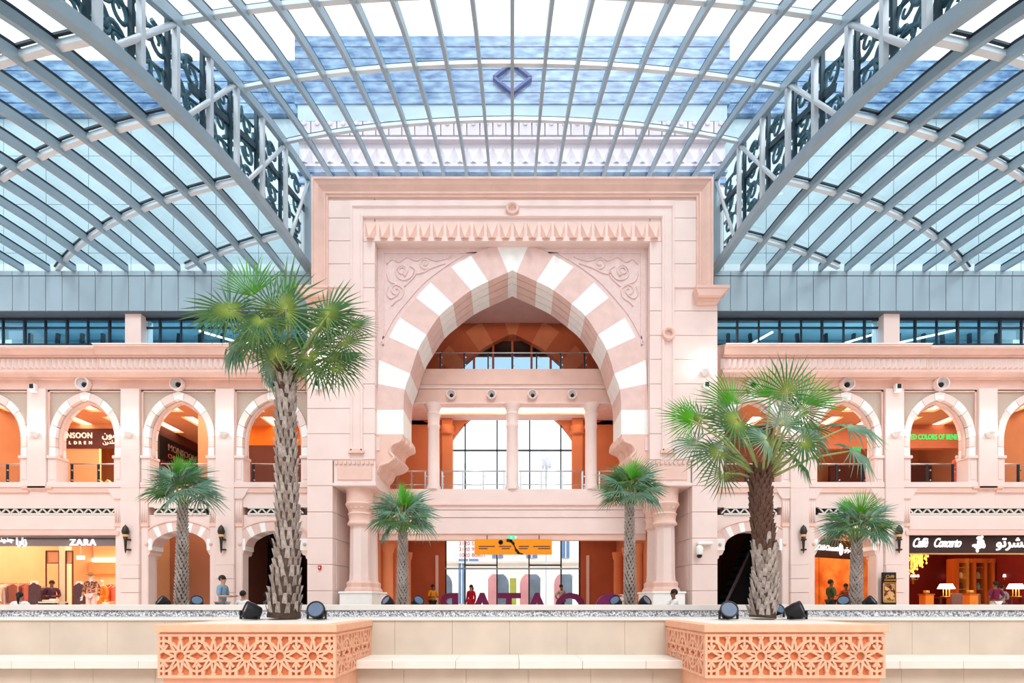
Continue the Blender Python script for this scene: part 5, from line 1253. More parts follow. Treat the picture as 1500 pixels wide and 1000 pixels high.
    def sub(keys, grow, nm, m_):
        kk = [q for q in N if q in keys]; nn = {}
        for q in kk:
            r = N[q][1]; r = r if isinstance(r, tuple) else (r, r); nn[q] = (N[q][0], (r[0]+grow*k, r[1]+grow*k))
        return part(nm, skin(nn, [e for e in E if e[0] in keys and e[1] in keys], nm), m_)
    tk = {'pelvis', 'waist', 'chest', 'collar', 'shL', 'shR', 'elL', 'elR'} | ({'wrL', 'wrR'} if long_sleeve else set())
    sub(tk, .016, 'top_garment', top)
    lk = {'pelvis', 'hipL', 'hipR', 'knL', 'knR', 'anL', 'anR'}
    sub(lk, .017, 'trousers', bottom)
    if skirt: MB().lathe([(.16*k, 1.05*k), (.2*k, .9*k), (.3*k, .25*k), (.31*k, .2*k), (.19*k, .9*k)], (0, 0, dz*k), 18).mesh and part('skirt', MB().lathe([(.15*k, 1.06*k), (.2*k, .9*k), (.3*k, .22*k), (.28*k, .22*k), (.14*k, 1.0*k)], (0, 0, dz*k), 18).mesh('skirt', bottom, (0,0,0), True), bottom)
    sub({'anL', 'toL'}, .012, 'shoe', M['black']); sub({'anR', 'toR'}, .012, 'shoe', M['black'])
    hz = (1.665+dz)*k; hy = ly*k
    if hair:
        hb = MB().ball((0, hy+.012*k, hz+.012*k), .105*k, 14, 8, (.88, 1.02, 1.0))
        # keep only the cap: cut away the face side
        me = hb.mesh('hair', HAIR, (0,0,0), True); bm = bmesh.new(); bm.from_mesh(me)
        bmesh.ops.delete(bm, geom=[f_ for f_ in bm.faces if f_.calc_center_median().z < hz-.01*k and f_.calc_center_median().y < hy+.035*k or f_.calc_center_median().z < hz-.06*k], context='FACES'); bm.to_mesh(me); bm.free()
        me.materials.clear(); part('hair', me, HAIR)
        if hair == 'long': part('ponytail', MB().tube([(0, hy+.1*k, hz+.02*k), (0, hy+.15*k, hz-.08*k), (0, hy+.13*k, hz-.28*k)], [.035*k, .045*k, .015*k], 8).mesh('ponytail', HAIR, (0,0,0), True), HAIR)
    if hat: part('cap', MB().lathe([(.17*k, -.005), (.17*k, .01), (.1*k, .015), (.095*k, .09*k), (.06*k, .11*k), (.001, .115*k)], (0, hy, hz+.03*k), 16).mesh('cap', hat, (0,0,0), True), hat)
    for s_ in (-1, 1):
        part('eye', MB().ball((s_*.03*k, hy-.098*k, hz-.012*k), .011*k, 8, 6).mesh('eye', M['black'], (0,0,0), True), M['black'], body)
        part('ear', MB().ball((s_*.082*k, hy+.0, hz-.02*k), .026*k, 8, 6, (.45, .8, 1.1)).mesh('ear', skin_, (0,0,0), True), skin_, body)
    part('nose', MB().add([(-.014*k, hy-.092*k, hz-.045*k), (.014*k, hy-.092*k, hz-.045*k), (0, hy-.122*k, hz-.048*k), (0, hy-.094*k, hz)], [(0,1,2), (0,2,3), (2,1,3), (0,3,1)]).mesh('nose', skin_), skin_, body)
    part('mouth', MB().box(-.024*k, .024*k, hy-.099*k, hy-.09*k, hz-.078*k, hz-.07*k).mesh('mouth', M['maroon']), M['maroon'], body)
    return root
CL = lambda n, c, v=.08: mat(n, c, .8, v, 12)
R90 = math.pi/2
p = person('standing man in a blue shirt looking at his phone behind the kerb', (wx(326, 14.85), 14.85, 0), R90*1.0, 1.72, SKIN['tan'], CL('blue_shirt', (116, 152, 178)), CL('grey_trousers', (150, 150, 156)), ('hold', 'hold'))
ph = MB().box(wx(326, 14.85)+.36, wx(326, 14.85)+.5, 14.78, 14.86, 1.13, 1.14).build('smartphone', M['black']); tag(ph, 'black smartphone held by the man in the blue shirt', 'phone')
M['bench'] = mat('pale_bench', (228, 224, 220), .6, .04, 2)
def bench(px0, px1, Y, label):
    x0, x1 = wx(px0, Y), wx(px1, Y); t = empty('bench', ((x0+x1)/2, Y, 0), label, 'bench', 'pale benches behind the kerb')
    MB().box(x0, x1, Y-.22, Y+.22, .32, .385).build('seat', M['bench'], t, bevel=.01)
    for x in (x0+.12, x1-.12): MB().box(x-.05, x+.05, Y-.18, Y+.18, 0, .32).build('leg', M['bench'], t)
bench(342, 405, 15.4, 'pale bench behind the kerb under the two seated people')
person('seated person with black hair and a white shirt near the man in blue', (wx(356, 15.4), 15.4, 0), math.pi, 1.72, SKIN['tan'], CL('white_shirt', (236, 236, 240)), CL('pale_trousers', (200, 200, 206)), 'rest', seated=True)
person('seated person in dark navy half hidden by the tall palm trunk', (wx(392, 15.4), 15.4, 0), math.pi*.8, 1.68, SKIN['dark'], CL('navy_shirt', (40, 54, 78)), CL('black_trousers', (40, 40, 46)), 'rest', seated=True)
bench(5, 50, 15.4, 'pale bench behind the kerb in front of the clothing shop')
person('seated woman with a black ponytail and a white top in front of the clothing shop', (wx(28, 15.4), 15.4, 0), math.pi*1.15, 1.66, SKIN['tan'], CL('white_blouse', (240, 242, 242)), CL('light_jeans', (150, 170, 190)), 'rest', seated=True, hair='long', lean=.06)
bench(988, 999, 15.4, 'pale bench behind the kerb before the café-side portal column')
person('seated man in a white shirt leaning forward before the café-side portal column', (wx(993, 15.4), 15.4, 0), -R90, 1.78, SKIN['dark'], CL('white_tshirt', (244, 244, 246)), CL('dark_trousers', (60, 62, 70)), 'reach', seated=True, lean=.12)
person('shopper in dark clothes standing inside the clothing shop', (wx(76, 20.64), 20.64, 0), .6, 1.8, SKIN['dark'], CL('dark_purple_coat', (74, 40, 56)), CL('dark_grey_trousers', (60, 50, 56)), 'hold', long_sleeve=True)
person('man in a yellow shirt standing in the portal passage', (wx(634, 25.6), 25.6, 0), R90*.4, 1.79, SKIN['dark'], CL('yellow_shirt', (226, 160, 40)), CL('black_jeans', (36, 34, 38)), 'hold')
person('woman in a red dress near the entrance doors', (wx(690, 25.9), 25.9, 0), -.6, 1.78, SKIN['tan'], CL('red_dress', (196, 24, 60)), bpy.data.materials['red_dress'], 'down', long_sleeve=True, skirt=True, hair='long')
person('man in a pale patterned shirt near the entrance doors', (wx(822, 25.9), 25.9, 0), .5, 1.8, SKIN['dark'], CL('patterned_shirt', (190, 176, 170), .4), CL('grey_jeans', (80, 84, 96)), 'hips')
person('man in a dark green striped shirt at the café side entrance', (wx(1217, 20.9), 20.9, 0), R90, 1.84, SKIN['dark'], mat('green_striped_shirt', (84, 110, 70), .8, .4, 14, kind='wave', rgb2=(30, 44, 30)), CL('dark_green_trousers', (40, 46, 44)), 'hold')
person('man in a rust shirt standing inside the café side entrance', (wx(1239, 21.6), 21.6, 0), -.3, 1.7, SKIN['dark'], CL('rust_shirt', (150, 74, 44)), CL('brown_trousers', (90, 60, 46)), 'hold')
person('waiter in a maroon vest and white shirt seen from behind in the café', (wx(1458, 20.1), 20.1, 0), math.pi, 1.74, SKIN['dark'], CL('maroon_vest', (112, 24, 60)), CL('white_apron', (236, 232, 236)), 'hips')
person('person in grey beyond the waiter in the café', (wx(1467, 20.75), 20.75, 0), math.pi*.9, 1.62, SKIN['tan'], CL('grey_blouse', (150, 146, 150)), CL('charcoal_trousers', (70, 66, 70)), 'hold', long_sleeve=True)
# ------------------------------------------------------------------ clothing shop
def plinth(x, Y, w, h, label):
    o = MB().box(x-w, x+w, Y-w, Y+w, 0, h).build('plinth', M['bench'], bevel=.01); return tag(o, label, 'plinth', 'display plinths')
x = wx(134, 20.3); plinth(x, 20.3, .32, .22, 'low plinth under the mannequin in the patterned jacket')
person('mannequin in a patterned jacket, pale trousers and a hat in the shop window', (x, 20.3, .22), .15, 1.86, SKIN['dummy'], mat('patterned_jacket', (214, 150, 120), .8, .3, 22, kind='voronoi', rgb2=(70, 40, 44)), CL('pale_pink_trousers', (240, 206, 196)), 'down', long_sleeve=True, hair=None, name='mannequin', cat='mannequin', hat=CL('straw_hat', (170, 120, 60)))
x = wx(150, 21.4); plinth(x, 21.4, .3, .12, 'low plinth under the mannequin in the orange coat')
person('mannequin in an orange coat behind the patterned jacket', (x, 21.4, .12), -.3, 1.78, SKIN['dummy'], CL('orange_coat', (244, 140, 50)), bpy.data.materials['orange_coat'], 'down', long_sleeve=True, skirt=True, hair=None, name='mannequin', cat='mannequin')
GC = [(214, 120, 110), (236, 190, 160), (150, 84, 74), (240, 214, 190), (120, 70, 60), (230, 150, 100), (196, 160, 150), (90, 60, 60), (222, 110, 80)]
GN = ['coral', 'pale peach', 'brown', 'cream', 'dark brown', 'orange', 'dusty pink', 'near-black', 'brick red']
GM = [CL('garment_cloth', c, .15) for c in GC]
gar = [MB().add([(-.03, -.02, 0), (.03, -.02, 0), (.22*0+.035, .2, -.12), (-.035, .2, -.12), (-.035, -.24, -.12), (.035, -.24, -.12), (-.05, -.22, -.85), (.05, -.22, -.85), (.05, .2, -.88), (-.05, .2, -.88), (-.03, .02, 0), (.03, .02, 0)],
      [(0,1,5,4), (4,5,7,6), (6,7,8,9), (9,8,2,3), (3,2,11,10), (10,11,1,0), (1,11,2,5), (5,2,8,7), (0,4,3,10), (4,6,9,3)]).mesh('garment', m_) for m_ in GM]
def rack(px0, px1, Y, z, label, seed, glab):
    x0, x1 = wx(px0, Y), wx(px1, Y); rg = random.Random(seed)
    t = empty('clothes_rack', ((x0+x1)/2, Y, 0), label, 'clothes rack', 'clothes racks')
    MB().tube([(x0, Y, z), (x1, Y, z)], .018, 8).build('rail', M['chrome'], t)
    for xx in (x0, x1):
        MB().tube([(xx, Y, 0), (xx, Y, z)], .02, 8).build('upright', M['chrome'], t); MB().box(xx-.03, xx+.03, Y-.3, Y+.3, 0, .03).build('foot', M['chrome'], t)
    xx = x0+.1
    while xx < x1-.06:
        i = rg.randrange(len(gar))
        g_ = inst('garment', gar[i], (xx, Y, z-.03), None, rot=(0, 0, rg.uniform(-.08, .08)), scale=(1, 1, rg.uniform(.85, 1.25)))
        tag(g_, GN[i]+' '+glab, 'garment', glab)
        hk = MB().tube([(0, 0, .0), (0, 0, .04)], .006, 5).mesh('hanger_hook', M['chrome']); inst('hanger_hook', hk, (0, 0, 0), None).parent = g_
        xx += rg.uniform(.12, .16)
rack(-4, 26, 21.5, 1.72, 'clothes rack near the end wall of the clothing shop', 1, 'hanging garment on the end-wall rack of the clothing shop')
rack(29, 46, 22.5, 1.75, 'clothes rack behind the seated woman', 2, 'hanging garment on the rack behind the seated woman')
rack(54, 70, 20.9, 1.55, 'low clothes rack beside the white display frame', 3, 'hanging garment on the low rack beside the display frame')
rack(96, 110, 21.8, 1.7, 'clothes rack beyond the lit shop column', 4, 'hanging garment on the rack beyond the lit column')
rack(156, 176, 22.0, 1.7, 'clothes rack beside the orange mannequin', 5, 'hanging garment on the rack beside the orange mannequin')
def frame_stand(px0, px1, Y, label):
    x0, x1 = wx(px0, Y), wx(px1, Y); t = empty('display_stand', ((x0+x1)/2, Y, 0), label, 'display stand', 'white display stands')
    for xx in (x0, x1): MB().box(xx-.025, xx+.025, Y-.03, Y+.03, 0, 1.75).build('upright', M['white_stone'], t)
    for zz in (.4, 1.73): MB().box(x0, x1, Y-.03, Y+.03, zz, zz+.04).build('crossbar', M['white_stone'], t)
    g_ = inst('garment', gar[7], ((x0+x1)/2, Y, 1.7), None, rot=(0, 0, R90)); tag(g_, 'dark garment hung in the '+label, 'garment')
frame_stand(46.5, 54, 20.2, 'white display frame near the seated woman')
frame_stand(113, 119.5, 20.4, 'white display frame beside the patterned mannequin')
lc = empty('shop_column', (wx(90, 21.2), 21.2, 0), 'lit cream column with glazed boxes inside the clothing shop', 'column')
MB().box(wx(86.5, 21), wx(95.5, 21), 21.0, 21.3, 0, 4.6).build('shaft', mat('cream_column', (240, 206, 164), .5, .03, 2, emit=.12), lc)  # faint emission put into the shaft for a lit look
for a, b in ((67, 86), (96, 106)):
    fr_ = MB()
    for xx in (a, b): fr_.box(wx(xx, 21)-.02, wx(xx, 21)+.02, 21.0, 21.04, 0, wz(806.5, 21))
    fr_.box(wx(a, 21), wx(b, 21), 21.0, 21.04, wz(807.5, 21), wz(806, 21)); fr_.box(wx(a, 21), wx(b, 21), 21.0, 21.04, wz(825, 21), wz(823.5, 21))
    bx2 = fr_.build('box_frame', M['umber'], lc); MB().box(wx(a, 21), wx(b, 21), 21.05, 21.06, wz(823, 21), wz(807, 21)).build('box_panel', M['amber'], bx2)
def shop_table(px0, px1, Y, h, label, col):
    x0, x1 = wx(px0, Y), wx(px1, Y); t = empty('display_table', ((x0+x1)/2, Y, 0), label, 'table', 'shop display tables')
    MB().box(x0, x1, Y-.35, Y+.35, h-.05, h).build('tabletop', M['cream_top'], t)
    for xx in (x0+.05, x1-.05):
        for yy in (Y-.3, Y+.3): MB().box(xx-.02, xx+.02, yy-.02, yy+.02, 0, h-.05).build('leg', M['umber'], t)
    xx = x0+.15; i = 0
    while xx < x1-.1:
        o = MB().box(xx-.11, xx+.11, Y-.25, Y-.02, h, h+.07+.04*(i % 3)).build('folded_clothes', GM[(i*2+col) % 9], bevel=.02); tag(o, GN[(i*2+col) % 9]+' folded clothes on the '+label, 'clothes', 'folded clothes on the '+label); xx += .28; i += 1
shop_table(68, 91, 20.05, .95, 'display table before the lit column', 1)
shop_table(155, 178, 20.6, .85, 'display table beside the patterned mannequin', 3)
t = empty('hanging_sign_box', (wx(116, 22), 22, wz(819, 22)), 'small white lit box hanging from the shop ceiling', 'sign')
MB().box(wx(112, 22), wx(120, 22), 22, 22.15, wz(819, 22), wz(813.5, 22)).build('box', M['letter_white'], t); MB().tube([(wx(116, 22), 22.07, wz(813.5, 22)), (wx(116, 22), 22.07, zgc)], .012, 6).build('rod', M['chrome'], t)
# upper displays
for px, c_, lab in ((104, 3, 'cream'), (121, 5, 'orange'), (146, 3, 'pale cream'), (158, 1, 'peach')):
    g_ = inst('garment', gar[c_], (wx(px, 24.7), 24.7, zg+1.35), None, rot=(0, 0, 1.2), scale=(2.2, 1.2, 1.5)); tag(g_, lab+' garment in the lit upper shop window under the maroon sign', 'garment', 'garments in the upper shop window')
    hs = MB().tube([(0, 0, -.88), (0, 0, .02)], .012, 5).mesh('stand', M['chrome']); inst('stand', hs, (0, 0, 0)).parent = g_
plinth(wx(1401, 21.3), 21.3, .25, .3, 'low plinth under the upper-arcade mannequin').location.z += zg
person('red-clad mannequin behind the upper balcony railing over the café', (wx(1401, 21.3), 21.3, zg+.3), .2, 1.3, SKIN['dummy'], CL('coral_top', (236, 110, 80)), CL('coral_trousers', (220, 96, 80)), 'down', hair=None, name='mannequin', cat='mannequin')
# ------------------------------------------------------------------ café
M['gold'] = mat('gilt_metal', (236, 176, 84), .35, .1, 6, metal=.5); M['lampshade'] = mat('lit_lampshade', (255, 240, 222), .6, .03, 3, emit=1.6)
M['gold_drop'] = mat('glowing_gold_drop', (255, 190, 84), .3, .15, 8, emit=1.0)
M['mauve'] = mat('mauve_upholstery', (150, 110, 100), .9, .12, 14)
def side_table(px, Y, w, h, label):
    x = wx(px, Y); t = empty('side_table', (x, Y, 0), label, 'table', 'café lamp tables')
    MB().box(x-w, x+w, Y-.35, Y+.35, h-.05, h).build('tabletop', M['maroon'], t)
    for sx_ in (-1, 1):
        for yy in (-.3, .3): MB().box(x+sx_*(w-.06)-.03, x+sx_*(w-.06)+.03, Y+yy-.03, Y+yy+.03, 0, h-.05).build('leg', M['maroon'], t)
def table_lamp(px, Y, z, label):
    x = wx(px, Y); t = empty('table_lamp', (x, Y, z), label, 'lamp', 'café table lamps')
    b_ = MB().box(x-.16, x+.16, Y-.1, Y+.1, z, z+.03).build('base', M['gold'], t)
    for dx in (-.13, 0, .13): MB().tube([(x+dx, Y, z+.03), (x+dx, Y, z+.36)], .016, 8).build('column', M['gold'], t)
    MB().loft([[(x-.26, Y-.16, z+.34), (x+.26, Y-.16, z+.34), (x+.26, Y+.16, z+.34), (x-.26, Y+.16, z+.34)], [(x-.19, Y-.1, z+.55), (x+.19, Y-.1, z+.55), (x+.19, Y+.1, z+.55), (x-.19, Y+.1, z+.55)]]).build('shade', M['lampshade'], t)
    d = bpy.data.lights.new('lamp_bulb', 'POINT'); d.energy = 12; d.color = (1, .75, .45); d.shadow_soft_size = .1; o = bpy.data.objects.new('lamp_bulb', d); COL.objects.link(o); o.location = (x, Y-.3, z+.3)
for px, w_ in ((1386, 'near the gold chandelier'), (1488, 'beside the waiter')):
    side_table(px, 21.4, .55, 1.15, 'dark red lamp table '+w_); table_lamp(px, 21.4, 1.15, 'white-shaded brass table lamp '+w_)
t = empty('chandelier', (wx(1331, 21.0), 21.0, wz(842, 21)), 'golden crystal chandelier just inside the café front', 'chandelier')
MB().box(wx(1320, 21), wx(1354, 21), 20.6, 21.4, zgc-.08, zgc).build('ceiling_plate', M['gold'], t)
for px_, lab in ((1338, 0),):
    pass
rc = random.Random(4)
for i in range(70):
    u = rc.random(); v = rc.random(); x = wx(1322+u*30, 21); L = 1.0+.5*(1-u)*rc.random()+1.0*(1-u)
    zt_ = zgc-.08; zb_ = wz(844-u*18-rc.random()*12, 21)
    d_ = MB(); nb_ = 5; d_.tube([(x, 20.65+v*.7, zt_), (x, 20.65+v*.7, zb_)], .008, 4)
    for j in range(nb_): d_.ball((x, 20.65+v*.7, zb_+(zt_-zb_)*j/nb_), .035, 6, 4, (1, 1, 1.5))
    d_.build('crystal_strand', M['gold_drop'], t)
t2 = empty('chandelier', (wx(1266, 23), 23.0, wz(835, 23)), 'golden crystal chandelier inside the café side entrance', 'chandelier')
MB().box(wx(1255, 23), wx(1280, 23), 22.6, 23.4, zgc-.06, zgc).build('ceiling_plate', M['gold'], t2)
for i in range(40):
    x = wx(1255+rc.random()*25, 23); y = 22.6+rc.random()*.8; zb_ = wz(818+rc.random()*20, 23); d_ = MB(); d_.tube([(x, y, zgc-.06), (x, y, zb_)], .008, 4)
    for j in range(4): d_.ball((x, y, zb_+(zgc-zb_)*j/4), .035, 6, 4, (1, 1, 1.5))
    d_.build('crystal_strand', M['gold_drop'], t2)
def sconce2(px, py, Y, label):
    x = wx(px, Y); z = wz(py, Y); t = empty('wall_lamp', (x, Y, z), label, 'wall lamp', 'café wall lamps')
    MB().box(x-.05, x+.05, Y-.03, Y, z-.35, z).build('backplate', M['gold'], t)
    for dx in (-.16, 0, .16):
        s_ = MB().tube([(x, Y-.05, z-.15), (x+dx, Y-.14, z-.12), (x+dx, Y-.14, z)], .012, 6).build('arm', M['gold'], t); MB().lathe([(.055, 0), (.04, .12)], (x+dx, Y-.14, z), 10).build('shade', M['lampshade'], s_)
for px, w_ in ((1337, 'under the chandelier'), (1390, 'above the lamp near the chandelier'), (1472, 'on the display cabinet'), (1490, 'above the lamp beside the waiter')): sconce2(px, 845, 25.95 if px != 1472 else 23.0, 'three-armed café wall lamp '+w_)
t = empty('display_cabinet', (wx(1441, 23.4), 23.4, 0), 'tall orange wooden cabinet with glazed shelves at the back of the café', 'cabinet')
X0_, X1_ = wx(1399, 23.4), wx(1481, 23.4); zt_ = wz(818, 23.4)
MB().box(X0_, X1_, 23.7, 23.8, 0, zt_).build('back_panel', M['wood'], t); MB().box(X0_, X1_, 23.3, 23.8, zt_-.2, zt_).build('head', M['wood'], t)
for px in (1399, 1413.5, 1424, 1440, 1451, 1467.5, 1480): MB().box(wx(px, 23.4)-.06, wx(px, 23.4)+.06, 23.25, 23.8, 0, zt_).build('stile', M['wood'] if px not in (1413.5, 1467.5) else M['gold'], t)
for k_ in range(5):
    for a, b in ((1400, 1413), (1425, 1439), (1452, 1467)):
        sh = MB().box(wx(a, 23.4), wx(b, 23.4), 23.35, 23.7, .5+k_*.5, .53+k_*.5).build('shelf', M['gold'], t)
for a, b in ((1425, 1439), (1452, 1467)): MB().box(wx(a, 23.4), wx(b, 23.4), 23.28, 23.3, .2, zt_-.2).build('glass_door', M['clear'], t)
rj = random.Random(9); jar = MB().lathe([(.06, 0), (.09, .06), (.08, .2), (.04, .24), (.045, .28)], n=10)
JM = [jar.mesh('jar', CL('jar_glaze', c)) for c in ((230, 200, 160), (130, 180, 180), (200, 90, 60), (90, 60, 40))]
for k_ in range(4):
    for px in (1403, 1409.8, 1428.7, 1435.3, 1455.7, 1462.3):
        j = rj.randrange(4); o = inst('jar', JM[j], (wx(px, 23.4), 23.5, .53+k_*.5))
        tag(o, ('cream', 'teal', 'red', 'brown')[j]+' glazed jar on the '+('lowest', 'second lowest', 'third lowest', 'fourth lowest')[k_]+' shelf of the '+('open' if px < 1420 else 'first glass-doored' if px < 1445 else 'second glass-doored')+' cabinet bay', 'jar', 'jars in the café cabinet')
def sofa(px0, px1, Y, label):
    x0, x1 = wx(px0, Y), wx(px1, Y); t = empty('sofa', ((x0+x1)/2, Y, 0), label, 'sofa', 'café sofas')
    MB().box(x0, x1, Y-.4, Y+.4, .12, .45).build('seat', M['mauve'], t, bevel=.04); MB().box(x0, x1, Y+.25, Y+.45, .4, 1.3).build('backrest', M['mauve'], t, bevel=.05)
    for xx in (x0, x1-.16): MB().box(xx, xx+.16, Y-.4, Y+.4, .4, .85).build('armrest', M['mauve'], t, bevel=.04)
    for xx in (x0+.1, x1-.1):
        for yy in (-.32, .32): MB().box(xx-.03, xx+.03, Y+yy-.03, Y+yy+.03, 0, .12).build('leg', M['umber'], t)
sofa(1404, 1420, 20.6, 'mauve sofa near the lamp with the gold chandelier'); sofa(1426, 1446, 22.3, 'mauve sofa before the orange cabinet')
def cube_stand(px, Y, label):
    x = wx(px, Y); t = empty('pedestal_stand', (x, Y, 0), label, 'stand', 'orange café stands')
    MB().box(x-.17, x+.17, Y-.17, Y+.17, 0, 1.22).build('pillar', mat('orange_lacquer', (236, 130, 40), .4, .06, 3), t, bevel=.015); MB().box(x-.19, x+.19, Y-.19, Y+.19, 1.22, 1.26).build('top', M['wood'], t)
    bw_ = MB().lathe([(.05, 0), (.11, .05), (.1, .14), (.08, .14)], (x, Y, 1.26), 12).build('flower_bowl', M['gold'], smooth=True); tag(bw_, 'small gilt bowl on the '+label, 'bowl')
cube_stand(1357, 20.4, 'orange stand below the gold chandelier'); cube_stand(1421.5, 19.98, 'orange stand beside the mauve sofa')
t = empty('menu_board', (fA(198), 19.2, 0), 'tall black and gold menu board standing against the café pilaster', 'menu board')
xm = wx(1302.5, 19.2)
MB().box(xm-.26, xm+.26, 19.18, 19.26, 0, wz(838, 19.2)).build('panel', M['black'], t, bevel=.01)
fr_ = MB()
for a, b, c_, d_ in ((-.25, .25, 854, 853), (-.25, .25, 882, 880.5), (-.25, -.22, 882, 853), (.22, .25, 882, 853)): fr_.box(xm+a, xm+b, 19.165, 19.185, wz(c_, 19.2), wz(d_, 19.2))
gp = fr_.build('gold_frame', M['gold'], t); MB().box(xm-.2, xm+.2, 19.172, 19.182, wz(880, 19.2), wz(855, 19.2)).build('picture', mat('food_picture', (222, 170, 110), .6, .3, 9, kind='voronoi', rgb2=(90, 40, 24)), gp)
text('script_letters', 'Caffè', .16, (xm-.18, 19.17, wz(846, 19.2)), M['gold'], t, shear=.4); text('script_letters', 'Concerto', .12, (xm-.22, 19.17, wz(850.5, 19.2)), M['gold'], t, shear=.4)
# ------------------------------------------------------------------ escalators in the dark archways
for sx in (-1, 1):
    t = empty('escalator', (sx*9.7, 23, 0), 'dark escalator rising inside the archway next to the portal on the '+('clothing-shop' if sx < 0 else 'café')+' side', 'escalator', 'escalators')
    f_ = lambda px: sx*(HX-(812-px))*23/F
    za = 0
    MB().prism([(f_(360), 0), (f_(397), 0), (f_(452), 4.6), (f_(425), 4.6)], 22.6, 22.7).build('side_panel', M['black'], t)
    MB().prism([(f_(360), 0), (f_(397), 0), (f_(452), 4.6), (f_(425), 4.6)], 23.6, 23.7).build('side_panel', M['black'], t)
    MB().prism([(f_(397), 0), (f_(412), 0), (f_(467), 4.6), (f_(452), 4.6)], 22.6, 23.7).build('truss_casing', M['white_stone'], t)
    MB().bar((f_(362), 22.65, .45), (f_(430), 22.65, 4.85), .08, .12).build('handrail', M['chrome'], t)
    st_ = MB().box(-.2, .2, 22.7, 23.6, 0, .2).mesh('step', M['steel_dark'])
    for i in range(14): inst('step', st_, (f_(368+i*4.3), 0, .1+i*.32), t)
# ------------------------------------------------------------------ big letters in the passage
pur = mat('purple_letter', (120, 36, 96), .5, .05, 2)
for ch, px, lab in (('R', 657, 'R'), ('A', 706, 'A next to the letter R'), ('T', 745.5, 'T'), ('A', 786, 'A next to the letter Q'), ('Q', 835, 'Q')):
    o = text('standing_letter', ch, 1.9, (wx(px, 25.0), 25.0, .02), pur, None, rot=(R90, 0, math.pi), align='CENTER', ext=.15, bold=.05)
    tag(o, 'tall purple standing letter '+lab+', seen from behind', 'letter', 'standing letters in the passage')
t = empty('standing_disc', (wx(895, 22.4), 22.4, 0), 'round maroon standing disc with a white serrated edge', 'display')
xq = wx(894, 22.4); disc = [(xq+.66*math.cos(a*math.pi/18), .64+.66*math.sin(a*math.pi/18)) for a in range(36)]
MB().prism(disc, 22.3, 22.5).build('disc', pur, t)
zz = [(xq+.72, 1.26), (xq+.3, 1.26)]
for i in range(5): zz += [(xq+.55, 1.2-.25*i), (xq+.26, 1.08-.25*i)]
zz += [(xq+.72, 0)]
MB().prism(zz, 22.26, 22.3).build('serrated_edge', M['white_stone'], t)
# ------------------------------------------------------------------ the street beyond the doors
st = empty('wall_street', (0, 45, 0), 'white street building with arched openings beyond the doors', 'building', kind='structure')
YW = 45.0; gx = lambda px: (px-HX)*YW/F; gz = lambda py: wz(py, YW)
AC = [646, 729, 778, 828]; hw = 16.5
edges_ = [560] + [e for c in AC for e in (c-hw, c+hw)] + [940]
for a, b in zip(edges_[::2], edges_[1::2]): MB().box(gx(a), gx(b), YW, YW+.6, -.5, gz(838)).build('pier', M['white_stone'], st)
for c in AC:
    arc_ = [(gx(c+hw*math.cos(math.pi*i/12)), gz(856-18*math.sin(math.pi*i/12))) for i in range(13)]
    MB().prism([(gx(c+hw), gz(838)), (gx(c-hw), gz(838))] + arc_[::-1], YW, YW+.6).build('arch_head', M['white_stone'], st)
    MB().box(gx(c-hw*.1), gx(c+hw), YW+3, YW+3.2, -.5, gz(838)).build('arcade_shopfront', mat('grey_blue_shopfront', (120, 138, 156), .5, .2, 1), st)
    MB().box(gx(c-hw), gx(c-hw*.1), YW+2.6, YW+2.8, -.5, gz(838)).build('arcade_wall', mat('pink_arcade_wall', (226, 160, 166), .7, .1, 1), st)
MB().box(gx(560), gx(940), YW, YW+.6, gz(838), gz(756)).build('upper_wall', M['white_stone'], st)
MB().box(gx(560), gx(940), YW-.25, YW, gz(825), gz(822)).build('string_course', M['cream_top'], st)
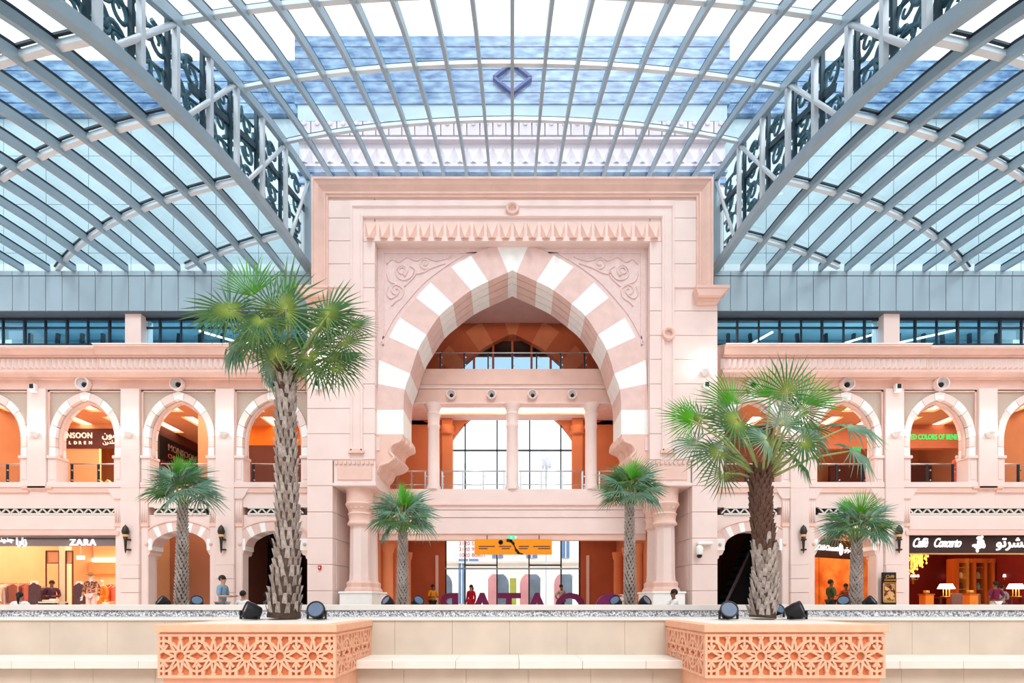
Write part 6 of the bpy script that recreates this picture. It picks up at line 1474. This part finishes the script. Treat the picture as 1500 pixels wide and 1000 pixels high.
for a, b, c_, d_ in ((721, 737, 817, 800), (771, 787, 817, 800), (823, 834, 817, 792), (672, 701, 824, 818.5), (672, 681, 884, 824)):
    w_ = MB().box(gx(a), gx(b), YW-.1, YW+.02, gz(c_), gz(d_)).build('street_window', mat('blue_street_glass', (110, 146, 190), .3, .15, 1), st)
    MB().box(gx((a+b)/2)-.04, gx((a+b)/2)+.04, YW-.14, YW-.1, gz(c_), gz(d_)).build('glazing_bar', M['white_stone'], w_)
ob = MB().box(gx(747), gx(756), YW-2, YW-1.7, -.0, gz(848)).build('banner_stand', mat('olive_banner', (170, 176, 80), .7, .1, 2)); tag(ob, 'olive banner stand on the street beyond the doors', 'banner')
t = empty('street_lamp', (wx(800, 40), 40, 0), 'pale street lamp with clustered lanterns beyond the gallery window', 'street lamp')
pale = mat('pale_grey_iron', (220, 226, 236), .6, .04, 3); xl_ = wx(800, 40)
MB().lathe([(.25, 0), (.2, .6), (.09, .8), (.07, 10.5), (.12, 10.6), (.04, 13)], (xl_, 40, 0), 10).build('pole', pale, t, smooth=True)
for k_ in range(5):
    a = 2*math.pi*k_/5; c_ = (xl_+.32*math.cos(a), 40+.32*math.sin(a), 11.4)
    ar_ = MB().tube([(xl_, 40, 11.2), (c_[0], c_[1], 11.3)], .03, 6).build('arm', pale, t); MB().lathe([(.06, 0), (.14, .2), (.16, .75), (.04, 1.0), (.02, 1.2)], c_, 8).build('lantern', pale, ar_)
M['far_pale'] = mat('far_pale_stone', (232, 236, 238), .8, .03, .5)
t = empty('far_pavilion', (wx(686, 52), 52, 0), 'faint pale pavilion with a round arch beyond the gallery window', 'building')
out_ = [(wx(686, 52)+1.8*math.cos(math.pi*i/16), wz(702, 52)+1.7*math.sin(math.pi*i/16)) for i in range(17)]
inn_ = [(wx(686, 52)+1.45*math.cos(math.pi*i/16), wz(702, 52)+1.35*math.sin(math.pi*i/16)) for i in range(17)]
MB().prism(out_ + inn_[::-1], 52, 52.6).build('arch', M['far_pale'], t); MB().box(wx(670, 52), wx(704, 52), 52.3, 54, 0, wz(703, 52)).build('base_block', M['far_pale'], t)
for sx_ in (-1, 1): MB().box(wx(686, 52)+sx_*1.45, wx(686, 52)+sx_*1.8, 52, 52.6, wz(703, 52)-.2, wz(702, 52)).build('jamb', M['far_pale'], t)

bpy.data.scenes.remove(TMP)
